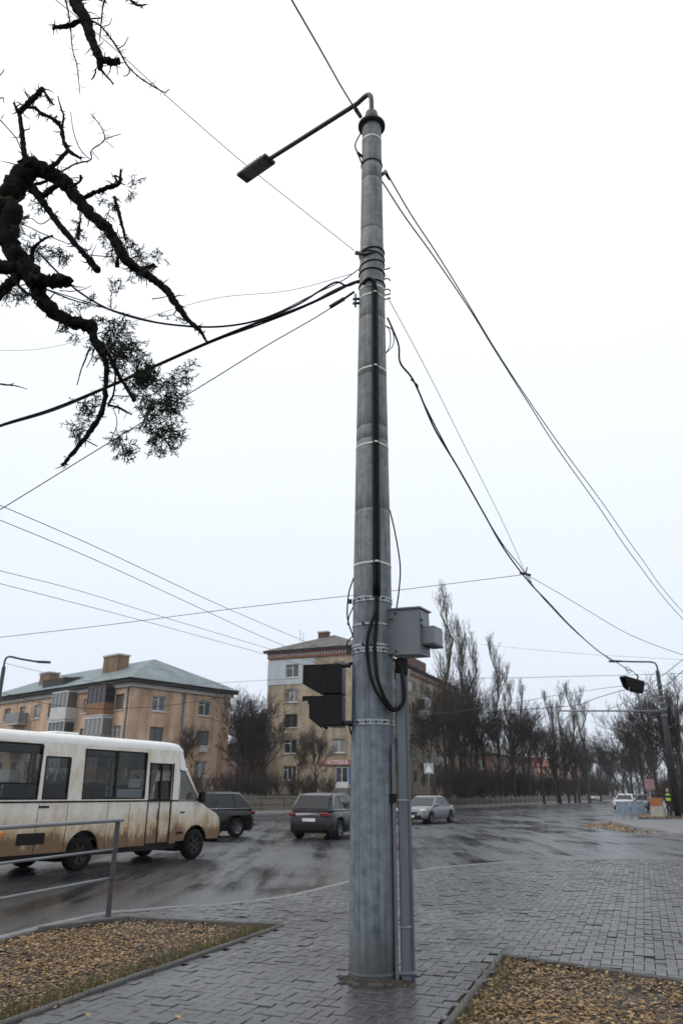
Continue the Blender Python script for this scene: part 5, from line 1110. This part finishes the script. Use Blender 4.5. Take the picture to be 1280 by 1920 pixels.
# local: x forward, rear axle at 0; y left, so the visible side is y = -1
XR, XB, ZS, ZW, ZRF = -2.7, 2.98, .42, 1.42, 2.62
wins = [(-2.55, -1.36, 1.46, 2.60 - .02), (-1.27, -.58, 1.46, 2.34), (-.2, 1.78, 1.46, 2.54)]
hw_ = BW / 2
for s, ops in ((-1, wins + [(1.92, 2.70, ZW, 2.30)]), (1, [(-2.5, -1.3, 1.46, 2.5), (-1.2, -.1, 1.46, 2.5), (0, 1.2, 1.46, 2.5), (1.3, 2.5, 1.46, 2.5)])):
    facade_mesh(XB - XR, ZW, ZRF, [(a - XR, b - XR, z0, z1) for a, b, z0, z1 in ops], (lambda s: lambda q, dd, z: (XR + q, s * (hw_ - dd - .05 * ((z - ZW) / (ZRF - ZW)) ** 2), z))(s), depth=.05).build('side_panel', 'bus_paint', bus)
    for a, b, z0, z1 in ops:
        f_ = MB(); y = s * (hw_ - .03)
        o_ = MB().add([(a, y - s * .0, z0), (b, y, z0), (b, y - s * .04, z1), (a, y - s * .04, z1)], [(0, 1, 2, 3)]).build('window_pane', 'bus_glass', bus)
        t = .035
        for p, q in (((a, z0), (b, z0 + t)), ((a, z1 - t), (b, z1)), ((a, z0 + t), (a + t, z1 - t)), ((b - t, z0 + t), (b, z1 - t))): f_.bbox((p[0], y - .012 - s * .02 * ((p[1] - ZW) > .5), p[1]), (q[0], y + .012, q[1]))
        if b - a > .9: f_.bbox(((a + b) / 2 - .02, y - .012, z0 + t), ((a + b) / 2 + .02, y + .01, z1 - t)) if b - a > 1.5 else f_.bbox((a + t, y - .01, z0 + .3), (b - t, y + .01, z0 + .33))
        f_.build('window_frame', 'trim_black', o_)
    # lower flank with the rear wheel arch cut out
    ra = .47; arc = [(ra * math.cos(math.pi * k / 14), .36 + ra * math.sin(math.pi * k / 14)) for k in range(15)]
    pr_ = [(XR, ZS), (-ra, ZS - .0)] + [(x, z) for x, z in arc[::-1] if z > ZS] + [(ra, ZS), (1.88, ZS), (1.88, ZW), (XR, ZW)]
    MB().prism([(x, s * hw_, z) for x, z in pr_], (0, -s * .05, 0)).build('flank', 'bus_paint', bus, True)
    MB().prism([(2.74, s * hw_, ZS), (XB, s * hw_, ZS), (XB, s * hw_, ZW), (2.74, s * hw_, ZW)], (0, -s * .05, 0)).build('flank', 'bus_paint', bus, True)
    if s > 0: MB().prism([(1.88, s * hw_, ZS), (2.74, s * hw_, ZS), (2.74, s * hw_, ZW), (1.88, s * hw_, ZW)], (0, -s * .05, 0)).build('flank', 'bus_paint', bus, True)
    MB().bbox((XR, s * hw_ - .008, ZW - .02), (2.98, s * hw_ + .008, ZW + .015)).build('trim_strip', 'trim_black', bus)
    MB().bbox((XR + .1, s * (hw_ - .08) - .02, .30), (XB, s * (hw_ - .08) + .02, ZS + .03)).build('skirt', 'trim_black', bus)
for x in (-1.31, -.54, .62, 1.3): MB().bbox((x - .006, -hw_ - .003, ZS + .02), (x + .006, -hw_ + .01, ZW - .03)).build('panel_seam', 'trim_black', bus)
# folding passenger door
dr = MB().bbox((1.90, -hw_ + .02, .46), (2.30, -hw_ + .06, 1.42)).bbox((2.33, -hw_ + .02, .46), (2.73, -hw_ + .06, 1.42)).build('door', 'bus_paint', bus)
MB().bbox((2.295, -hw_ + .01, .46), (2.335, -hw_ + .05, 2.30)).bbox((1.885, -hw_ - .004, .44), (1.915, -hw_ + .03, 2.31)).bbox((2.715, -hw_ - .004, .44), (2.745, -hw_ + .03, 2.31)).build('door_frame', 'trim_black', dr)
MB().tube([(2.25, -hw_ + .0, 1.0), (2.25, -hw_ + .0, 1.4)], .012, 6).build('door_handle', 'chrome', dr)
# roof
prf = [(hw_ - .05, ZRF), (hw_ - .055, ZRF + .10), (hw_ - .12, ZRF + .17), (hw_ - .3, ZRF + .22), (0, ZRF + .25)]; prf = [(-y, z) for y, z in prf] + [(y, z) for y, z in prf[::-1][1:]]
XS = [(XR - .05, -.1), (XR, 0), (2.6, 0), (2.98, -.02), (3.12, -.14)]
mb = MB(); k = len(prf); mb.add([(x, y * (.97 if q < -.05 else 1), ZRF + (z - ZRF) * (1 + q * 2.5) + q * .2) for x, q in XS for y, z in prf], [(i * k + j, i * k + j + 1, (i + 1) * k + j + 1, (i + 1) * k + j) for i in range(len(XS) - 1) for j in range(k - 1)], 0, True)
mb.build('roof', 'bus_roof_white', bus)
MB().bev((-.6, -.35, ZRF + .24), (.1, .35, ZRF + .30), .03).build('roof_hatch', 'bus_roof_white', bus)
# rear wall, floor, bulkhead above the cab, interior
MB().bbox((XR - .05, -hw_ + .05, ZS), (XR - .002, hw_ - .05, ZRF + .1)).build('rear_wall', 'bus_paint', bus)
MB().bbox((XR, -hw_ + .06, .62), (3.3, hw_ - .06, .68)).bbox((XR + .2, -.7, .3), (3.4, .7, .5)).build('floor', 'trim_black', bus)
fr_cap = MB().add([(2.98, -hw_ + .01, ZW + .75), (2.98, hw_ - .01, ZW + .75), (3.12, hw_ - .1, ZRF + .02), (3.12, -hw_ + .1, ZRF + .02), (3.42, -hw_ + .16, 2.13), (3.42, hw_ - .16, 2.13), (2.98, -hw_ + .05, ZRF), (2.98, hw_ - .05, ZRF)], [(2, 3, 4, 5), (0, 4, 3, 6), (1, 7, 2, 5), (0, 1, 5, 4)]).build('front_cap', 'bus_roof_white', bus, True)
for x in (-2.2, -1.5, -.8, -.1, .6, 1.3): 
    for y in (-.62, .62): MB().bev((x, y - .25, .68), (x + .42, y + .25, 1.12), .04).bev((x - .06, y - .25, 1.10), (x + .05, y + .25, 1.78), .04).build('seat', 'cloth_dark', bus)
MB().bbox((.9, -hw_ + .055, 1.47), (1.7, -hw_ + .06, 1.68)).build('notice_card', 'sign_white', bus)
MB().bbox((1.25, -hw_ + .055, 1.72), (1.65, -hw_ + .06, 1.92)).build('notice_card', 'sign_white', bus)
# cab: side outline with front wheel arch, windscreen, bonnet
af = [(3.8 + .46 * math.cos(math.pi * k / 14), .36 + .46 * math.sin(math.pi * k / 14)) for k in range(15)]
cp = [(XB, .46), (3.8 - .46, .46)] + [(x, z) for x, z in af[::-1] if z > .46] + [(3.8 + .46, .46), (4.72, .46), (4.80, .60), (4.80, .80), (4.74, .98), (4.62, 1.08), (4.2, 1.24), (4.0, 1.34), (3.93, 1.38), (XB, 1.38)]
def cw(x): return .94
mb = MB()
for s in (-1, 1): mb.add([(x, s * cw(x), z) for x, z in cp], [tuple(range(len(cp)))])
n = len(cp); i0 = [i for i, p in enumerate(cp) if p == (4.72, .46)][0]
mb.add([(x, sg * cw(x), z) for x, z in cp[i0:] for sg in (-1, 1)], [(2 * i, 2 * i + 1, 2 * i + 3, 2 * i + 2) for i in range(n - i0 - 1)], 0, False)
cab_ = mb.build('cab', 'bus_paint', bus, True)
bv = cab_.modifiers.new('soft', 'BEVEL'); bv.width = .04; bv.segments = 2; bv.limit_method = 'ANGLE'; bv.angle_limit = R(35)
for s in (-1, 1):       # cab upper frame: pillars and roof edge
    mb = MB(); mb.tube([(3.98, s * .86, 1.36), (3.40, s * .80, 2.16)], .05, 8); mb.tube([(3.03, s * .93, 1.38), (3.03, s * .88, 2.2)], .05, 8); mb.tube([(3.0, s * .86, 2.19), (3.44, s * .80, 2.17)], .05, 8); mb.build('cab_pillar', 'bus_paint', bus)
MB().add([(3.99, -.84, 1.38), (3.99, .84, 1.38), (3.42, .78, 2.15), (3.42, -.78, 2.15)], [(0, 1, 2, 3)]).build('windscreen', 'bus_glass', bus)
for s in (-1, 1):
    MB().add([(3.06, s * .925, 1.39), (3.94, s * .90, 1.39), (3.42, s * .83, 2.13), (3.06, s * .865, 2.15)], [(0, 1, 2, 3)]).build('cab_window', 'bus_glass', bus)
    MB().bev((3.70, s * 1.10 - .09, 1.36), (3.86, s * 1.10 + .09, 1.66), .04).tube([(3.75, s * .9, 1.42), (3.78, s * 1.05, 1.45)], .02, 6).build('mirror', 'black_plastic', bus)
    MB().bev((4.68, s * .62 - .18, .80), (4.815, s * .62 + .18, .98), .03).build('headlight', 'lamp_clear', bus)
    MB().bbox((3.15, s * .952 - .004, 1.12), (3.32, s * .952 + .004, 1.15)).build('door_handle', 'trim_black', bus)
    MB().bev((4.3, s * .935 - .02, .60), (4.72, s * .935 + .0, .72), .01).build('side_marker', 'lamp_orange', bus) if False else None
MB().bev((4.70, -.90, .36), (4.90, .90, .60), .05).build('front_bumper', 'trim_black', bus); MB().bev((XR - .14, -.95, .36), (XR - .04, .95, .58), .04).build('rear_bumper', 'trim_black', bus)
MB().bev((4.74, -.4, .66), (4.83, .4, .84), .02).build('grille', 'trim_black', bus)
MB().bbox((3.0, -.86, .9), (3.6, .86, 1.36)).bev((3.0, -.6, .9), (3.12, -.1, 1.9), .04).build('dashboard', 'cloth_dark', bus)
for x in (0, WB):
    for s in (1, -1): wheel(bus, x, s * (hw_ - .16), .36, .24, s, 'rim_steel', 6)
for x in (0, WB): MB().bbox((x - .44, -.7, .2), (x + .44, .7, .86)).build('wheel_well', 'trim_black', bus)
MB().bev((-1.75, -hw_ - .012, .60), (-1.05, -hw_ + .02, .82), .01).build('service_hatch', 'trim_black', bus)
MB().bev((-2.2, -hw_ - .02, .78), (-2.05, -hw_ + .02, .86), .008).build('side_marker', 'lamp_orange', bus); MB().bev((1.2, -hw_ - .015, .82), (1.36, -hw_ + .02, .87), .008).build('side_marker', 'lamp_orange', bus)
MB().bbox((-1.3, -hw_ - .012, 1.30), (-1.05, -hw_ + .01, 1.34)).build('handle', 'trim_black', bus)

# ================================================================== railing beside the left bed
P0 = G(203, 1718); dR = Vector((-.27, -.96, 0)).normalized()
rail = empty('pedestrian_railing', (P0.x, P0.y, 0)); tag(rail, 'grey steel pedestrian railing at the left bed kerb', 'railing')
for k in range(3):
    p = dR * (3.1 * k); MB().bev((p.x - .03, p.y - .03, -.05), (p.x + .03, p.y + .03, 1.19), .006).build('post', 'post_paint', rail)
for z, rr, m_, ex in ((1.2, .026, 'rail_paint', .12), (.83, .016, 'rail_paint', 0), (.47, .018, 'rail_paint', 0)):
    MB().tube([-dR * ex + Vector((0, 0, z)), dR * 6.3 + Vector((0, 0, z + .0))], rr, 10).build('rail', m_, rail)

# ================================================================== far trees
def tubes3(mb, pts, r0, r1, n=3, m=0):
    k = len(pts); mb.tube(pts, [r0 + (r1 - r0) * i / (k - 1) for i in range(k)], n, m, False, True)
def grow(mb, rg, p, d, L, r, lev, maxlev, spread, upb, kids, minr=.008):
    n = 4; pts = [p]; cur = p; dd = d
    for i in range(n):
        dd = (dd + Vector((rg.gauss(0, .12), rg.gauss(0, .12), rg.gauss(0, .08) + upb * .10))).normalized(); cur = cur + dd * (L / n); pts.append(cur)
    tubes3(mb, pts, r, max(minr, r * .45), 5 if lev == 0 else 3)
    if lev >= maxlev: return
    for k in range(kids[lev]):
        t = rg.uniform(.25 if lev else .3, 1.0); i = min(n - 1, int(t * n)); q = pts[i].lerp(pts[i + 1], t * n - i); a = rg.uniform(0, 6.28); base = (pts[i + 1] - pts[i]).normalized(); o = base.orthogonal().normalized(); o = Matrix.Rotation(a, 3, base) @ o
        s = spread * rg.uniform(.7, 1.25); nd = (base * math.cos(s) + o * math.sin(s) + Vector((0, 0, upb * .25))).normalized()
        grow(mb, rg, q, nd, L * rg.uniform(.42, .68), max(minr, r * .5 * (1 - .35 * t)), lev + 1, maxlev, spread, upb, kids, minr)
def bare_tree_mesh(seed, Ht=11):
    rg = random.Random(seed); tk = MB(); cr_ = MB(); pts = [Vector((0, 0, 0))]; d = Vector((0, 0, 1))
    for i in range(6): d = (d + Vector((rg.gauss(0, .06), rg.gauss(0, .06), .1))).normalized(); pts.append(pts[-1] + d * Ht * .085)
    tubes3(tk, pts, .22, .13, 8)
    for k in range(9):
        q = pts[rg.choice((3, 4, 5, 6, 6))]; a = rg.uniform(0, 6.28); s = rg.uniform(.25, .85); grow(cr_, rg, q, Vector((math.cos(a) * math.sin(s), math.sin(a) * math.sin(s), math.cos(s))), Ht * rg.uniform(.30, .46), .085, 0, 3, .62, .5, (7, 6, 5), .013)
    return tk.mesh('trunk', 'bare_twig'), cr_.mesh('crown', 'bare_twig')
def poplar_mesh(seed, Ht=20):
    rg = random.Random(seed); tk = MB(); cr_ = MB(); pts = [Vector((rg.gauss(0, .08) * i, rg.gauss(0, .08) * i, Ht * i / 8)) for i in range(9)]; tubes3(tk, pts, .26, .03, 7)
    for k in range(64):
        t = rg.uniform(.10, .97) ** .9; i = min(7, int(t * 8)); q = pts[i].lerp(pts[i + 1], t * 8 - i); a = rg.uniform(0, 6.28); s = rg.uniform(.16, .42); L = Ht * (.20 * (1 - t) + .05) * rg.uniform(.8, 1.3)
        grow(cr_, rg, q, Vector((math.cos(a) * math.sin(s), math.sin(a) * math.sin(s), math.cos(s))), L, .05 * (1 - t) + .022, 1, 3, .34, 1.3, (0, 5, 3), .011)
    return tk.mesh('trunk', 'poplar_twig'), cr_.mesh('crown', 'poplar_twig')
def place_tree(name, meshes, loc, s, rz, label, group, cat='tree', sz=None):
    o = empty(name, loc, rz); o.scale = (s, s, sz or s); tag(o, label, cat, group); link('trunk', meshes[0], o); link('crown', meshes[1], o); return o
bares = [bare_tree_mesh(40 + i) for i in range(7)]; pops = [poplar_mesh(60 + i) for i in range(5)]
def at_top(u, v, Y): return onY(u, v, Y)
tg = random.Random(5)
for i, (u, v, Y, lab) in enumerate([(833, 1112, 90, 'tallest bare poplar rising just right of the cabinet'), (858, 1160, 94, 'second bare poplar right of the tallest one'), (878, 1185, 98, 'third poplar beside the tallest one, partly over the roof'), (922, 1200, 104, 'slim poplar standing alone left of the middle gap'), (945, 1255, 112, 'short poplar behind the slim lone one'), (968, 1282, 118, 'thin poplar right of the slim lone one'),
        (1027, 1296, 122, 'left poplar of the broad clump beneath the hanging signal'), (1046, 1290, 126, 'second poplar from left in the broad clump'), (1064, 1286, 122, 'tallest poplar in the broad clump'), (1084, 1298, 128, 'right poplar of the broad clump'), (1240, 1300, 88, 'poplar directly right of the right lamp post'), (1205, 1332, 110, 'small poplar left of the right lamp post'), (1262, 1326, 96, 'second poplar right of the right lamp post'), (1284, 1318, 92, 'poplar cut by the right edge of the picture')]):
    p = onY(u, v, Y); gz = 1.3 if u < 1000 else .1
    place_tree('poplar_tree', pops[(i * 2) % 5], (p.x, Y, gz), (p.z - gz) / 20 * (.92 if u < 1000 else 1.05), tg.uniform(0, 6.28), lab, 'bare poplars beyond the crossing', sz=(p.z - gz) / 20)
spots = [(455, 74, 9, 'bare tree between the pink house and the beige block'), (480, 80, 8, 'darker bare tree close to the beige block left edge'), (500, 74, 8, 'bare tree before the left end of the beige block'), (560, 72, 4.6, 'low bare tree before the beige block entrance'), (595, 74, 4.6, 'slender bare tree left of the pharmacy door'), (345, 62, 5, 'low bare tree before the pink house front'),
    (815, 82, 10, 'bare tree hiding the balconies of the beige block'), (842, 84, 12, 'bare tree right of the beige block balconies'), (868, 88, 12, 'bare tree under the third poplar'), (890, 92, 10.5, 'bare tree under the gap beside the slim poplar'), (915, 96, 10.5, 'bare tree at the foot of the slim lone poplar'), (942, 100, 10, 'bare tree left of the thin poplar'), (968, 106, 11, 'bare tree at the foot of the thin poplar'), (995, 108, 10, 'bare tree between thin poplar and broad clump'),
    (1022, 114, 11, 'bare tree left under the broad poplar clump'), (1052, 116, 12, 'bare tree under the middle of the broad clump'), (1080, 122, 11, 'bare tree right under the broad clump'), (1105, 135, 10.5, 'smaller bare tree right of the broad clump'), (1128, 160, 11, 'far bare tree at the end of the avenue'), (1150, 190, 11, 'farthest hazy bare tree along the avenue'), (1172, 180, 11, 'far bare tree left of the small poplar'), (1190, 130, 10, 'bare tree under the small poplar'),
    (1214, 96, 10, 'bare tree behind the right lamp post'), (1236, 82, 10.5, 'dark bare tree right of the right lamp post'), (1258, 74, 10, 'dark bare tree behind the worker'), (1282, 70, 10.5, 'dark bare tree cut by the right edge'), (1225, 120, 12, 'taller bare tree behind the lamp post'), (-10, 95, 10, 'bare tree at the left edge behind the bus'),
    (446, 86, 9.5, 'bare tree just right of the pink house eaves'), (468, 90, 10, 'bare tree in the middle of the gap between the houses'), (490, 88, 9, 'bare tree against the left wall edge of the beige block'), (1098, 220, 13, 'faint far tree closing the avenue left of the grey car'), (1118, 240, 13, 'faint far tree closing the avenue above the white car'), (1140, 230, 12, 'faint far tree above the grey car'), (1160, 250, 13, 'faint far tree closing the avenue behind the barriers'), (1182, 235, 13, 'faint far tree above the pale far car'), (1202, 210, 13, 'faint far tree above the silver far car')]
for i, (u, Y, ht, lab) in enumerate(spots):
    x = (u - 640) / 1483 * Y; place_tree('bare_tree', bares[i % 7], (x, Y, 1.25 if u < 1000 else .08), ht / 11.5 * tg.uniform(.85, 1.15), tg.uniform(0, 6.28), lab, 'bare street trees beyond the crossing')
# leafless thicket below the trees: unclipped bushes that read as one dark mass
def thicket(name, label, pts_, n, h, seed):
    rg = random.Random(seed); mb = MB()
    for _ in range(n):
        k = rg.random() * (len(pts_) - 1); i = int(k); f = k - i; a, b = pts_[i], pts_[i + 1]; x, y = a[0] + (b[0] - a[0]) * f + rg.gauss(0, 1.1), a[1] + (b[1] - a[1]) * f + rg.gauss(0, 1.1); z = a[2]
        for q in range(9):
            an = rg.uniform(0, 6.28); s = rg.uniform(.1, .8); d = Vector((math.cos(an) * math.sin(s), math.sin(an) * math.sin(s), math.cos(s))); grow(mb, rg, Vector((x, y, z)), d, h * rg.uniform(.5, .9), .028, 2, 3, .6, .3, (0, 0, 6), .012)
    return tag(mb.build(name, 'bare_twig'), label, 'bushes', kind='stuff')
thicket('thicket', 'dark leafless bushes along the far footway right of the beige block', [(12, 84, 1.0), (17, 96, 1.1), (26, 112, 1.1), (40, 136, 1.1), (58, 170, 1.1)], 170, 3.4, 3)
thicket('thicket', 'leafless bushes along the bank in front of the two houses', [(-26, 56, 1.1), (-14, 66, 1.1), (-6, 74, 1.1), (-2, 78, 1.1)], 60, 2.2, 4)
thicket('thicket', 'dark leafless bushes behind the far corner at the right edge', [(26, 62, .05), (34, 66, .05), (44, 78, .05), (50, 100, .05)], 110, 3.6, 6)

thicket('thicket', 'faint distant bushes closing the far end of the avenue', [(66, 215, .5), (80, 235, .2), (100, 240, .2), (125, 225, .1), (140, 190, .1)], 190, 6.5, 8)

# ================================================================== low fence along the far footway
def low_fence(label, P, z, n):
    o = empty('low_fence', (P[0][0], P[0][1], z)); tag(o, label, 'fence'); pts_ = resample(P, 2.4); b = Vector((P[0][0], P[0][1]))
    for p in pts_: q = p - b; MB().bbox((q.x - .03, q.y - .03, 0), (q.x + .03, q.y + .03, .95)).build('post', 'dark_steel', o)
    for zz in (.45, .9): MB().tube([(p.x - b.x, p.y - b.y, zz) for p in pts_], .03, 5).build('rail', 'dark_steel', o)
    return o
low_fence('low dark railing along the bank behind the cars', [(-14.5, 54.5), (-3, 68), (3.5, 76)], .12, 10)
low_fence('low dark railing under the trees down the avenue', [(10, 86), (15, 95), (38, 138)], .12, 20)

# ================================================================== the far corner: worker, barriers, boards
def person(name, label, loc, rz, Hh, cloth, hair='hair_dark'):
    o = empty(name, loc, rz); tag(o, label, 'person'); s = Hh / 1.75
    J = {'pel': (0, 0, .95, .13, .10), 'wst': (0, .0, 1.10, .13, .095), 'chs': (0, .01, 1.32, .165, .11), 'nk': (0, .0, 1.47, .06, .06), 'hd0': (0, -.01, 1.56, .075, .085), 'hd1': (0, -.01, 1.67, .085, .098), 'hd2': (0, 0, 1.74, .05, .06)}
    E_ = [('pel', 'wst'), ('wst', 'chs'), ('chs', 'nk'), ('nk', 'hd0'), ('hd0', 'hd1'), ('hd1', 'hd2')]
    for sd_, sg in (('l', 1), ('r', -1)):
        J.update({'sh' + sd_: (sg * .18, 0, 1.40, .065, .065), 'el' + sd_: (sg * .24, .01, 1.13, .05, .05), 'wr' + sd_: (sg * .25, -.05, .90, .035, .035), 'hn' + sd_: (sg * .25, -.07, .82, .04, .03), 'hp' + sd_: (sg * .09, 0, .88, .09, .09), 'kn' + sd_: (sg * .11, -.02 * sg, .50, .065, .065), 'an' + sd_: (sg * .12, .04 * sg, .10, .05, .05), 'to' + sd_: (sg * .13, .04 * sg - .15, .04, .045, .035)})
        E_ += [('chs', 'sh' + sd_), ('sh' + sd_, 'el' + sd_), ('el' + sd_, 'wr' + sd_), ('wr' + sd_, 'hn' + sd_), ('pel', 'hp' + sd_), ('hp' + sd_, 'kn' + sd_), ('kn' + sd_, 'an' + sd_), ('an' + sd_, 'to' + sd_)]
    names = list(J); me = bpy.data.meshes.new('body'); me.from_pydata([Vector(J[n_][:3]) * s for n_ in names], [(names.index(a), names.index(b_)) for a, b_ in E_], []); me.materials.append(M[cloth]); ob = link('body', me, o)
    sk = ob.modifiers.new('skin', 'SKIN'); sv = me.skin_vertices[0].data if me.skin_vertices else None
    if sv is None: me.skin_vertices_create() if hasattr(me, 'skin_vertices_create') else None
    return o, ob, names, J, s
def finish_person(o, ob, names, J, s, vest):
    bpy.context.view_layer.objects.active = ob
    if not ob.data.skin_vertices: 
        bm = bmesh.new(); bm.from_mesh(ob.data); bm.verts.layers.skin.verify(); bm.to_mesh(ob.data); bm.free()
    for i, n_ in enumerate(names): ob.data.skin_vertices[0].data[i].radius = (J[n_][3] * s, J[n_][4] * s)
    ob.data.skin_vertices[0].data[0].use_root = True
    ss = ob.modifiers.new('sub', 'SUBSURF'); ss.levels = 2; ss.render_levels = 2
    MB().lathe([(.0, 1.80), (.055, 1.785), (.092, 1.72), (.104, 1.66), (.100, 1.60)], 16, (0, .012, 0), (0, 0, 1)).build('hair', 'hair_dark', o)
    hd_ = MB().lathe([(.0, 1.775), (.06, 1.76), (.088, 1.68), (.082, 1.60), (.06, 1.53), (.0, 1.51)], 16, (0, -.028, 0)); hd_.tube([(0, -.112, 1.655), (0, -.132, 1.625), (0, -.112, 1.615)], [.008, .014, .008], 6); hd_.build('face', 'skin', o)
    if vest:
        vs = []; n = 20
        for z, a, b in ((1.02, .185, .145), (1.20, .185, .145), (1.36, .205, .150), (1.445, .15, .11)): vs += [(a * math.cos(2 * math.pi * k / n), b * math.sin(2 * math.pi * k / n), z) for k in range(n)]
        v_ = MB().add(vs, [(i * n + k, i * n + (k + 1) % n, (i + 1) * n + (k + 1) % n, (i + 1) * n + k) for i in range(3) for k in range(n) if i != 1], 0, True).build('vest', 'vest_lime', o)
        v2 = MB().add(vs, [(1 * n + k, 1 * n + (k + 1) % n, 2 * n + (k + 1) % n, 2 * n + k) for k in range(n)], 0, True).build('vest_band', 'cloth_dark', v_)
    for ch in o.children: ch.scale = (s, s, s) if ch.type == 'MESH' and ch is not ob else (1, 1, 1)
pp_ = G(1256, 1533, .09)
finish_person(*person('person', 'person in dark clothes and lime vest standing at the right edge', (pp_.x, pp_.y, .09), R(20), 1.8, 'cloth_dark'), True)
bp = onY(1168, 1528, 50); 
for k in range(4):
    o = empty('barrier_panel', (onY(1162 + k * 14, 1530, 49 + k * .6).x, 49 + k * .6, .09), R(10)); tag(o, ['leftmost pale blue barrier panel before the right lamp post', 'second pale blue barrier panel from the left', 'third pale blue barrier panel from the left', 'rightmost pale blue barrier panel before the right lamp post'][k], 'barrier', 'pale blue barrier panels at the far corner')
    MB().bev((-.22, -.02, .28), (.22, .02, 1.0), .01).build('panel', 'panel_blue', o); 
    for sx_ in (-.19, .19): MB().bbox((sx_ - .02, -.02, 0), (sx_ + .02, .02, .279)).build('leg', 'rail_paint', o)
    MB().tube([(-.24, 0, 1.02), (.24, 0, 1.02)], .025, 6).build('top_rail', 'rail_paint', o)
o = empty('notice_stand', (onY(1232, 1530, 50).x, 50, .09), R(5)); tag(o, 'small orange and cream notice stand left of the worker', 'notice stand')
MB().bev((-.42, -.03, .15), (.42, .03, .75), .01).build('lower_board', 'cream_board', o); MB().bev((-.40, -.035, .76), (.40, .025, 1.25), .01).build('upper_board', 'orange_board', o)
for sx_ in (-.36, .36): MB().bbox((sx_ - .03, -.02, 0), (sx_ + .03, .02, .149)).build('leg', 'rail_paint', o)
o = empty('street_sign', (onY(1224, 1530, 55).x, 55, .09), R(5)); tag(o, 'pinkish board on a thin post left of the worker', 'sign'); MB().tube([(0, 0, 0), (0, 0, 2.2)], .03, 8).build('post', 'rail_paint', o); MB().bev((-.35, -.05, 1.75), (.35, -.031, 2.45), .01).build('board', 'pink_board', o)
# crossing sign on its post right of the pole
p = onY(803, 1441, 74); o = empty('road_sign', (p.x, 74, .1), R(8)); tag(o, 'square road sign with white triangle on a post right of the ducts', 'road sign')
MB().tube([(0, 0, 0), (0, 0, p.z + .5)], .035, 8).build('post', 'rail_paint', o)
MB().bev((-.46, -.07, p.z - .56), (.46, -.045, p.z + .36), .01).build('plate', 'sign_pale', o); MB().prism([(-.36, -.078, p.z - .42), (.36, -.078, p.z - .42), (0, -.078, p.z + .22)], (0, .006, 0)).build('triangle', 'letter_white', o)

# ================================================================== damp air
hz = MB().bbox((-950, -350, -1.6), (950, 1550, 34)).build('haze', 'sign_white'); hz.data.materials.clear()
m = bpy.data.materials.new('haze_air'); m.use_nodes = True; nt = m.node_tree; nt.nodes.clear(); out = N(nt, 'ShaderNodeOutputMaterial'); pv = N(nt, 'ShaderNodeVolumePrincipled')
pv.inputs['Color'].default_value = (.86, .9, .96, 1); pv.inputs['Density'].default_value = .00022; nt.links.new(pv.outputs[0], out.inputs['Volume']); hz.data.materials.append(m); tag(hz, kind='stuff')
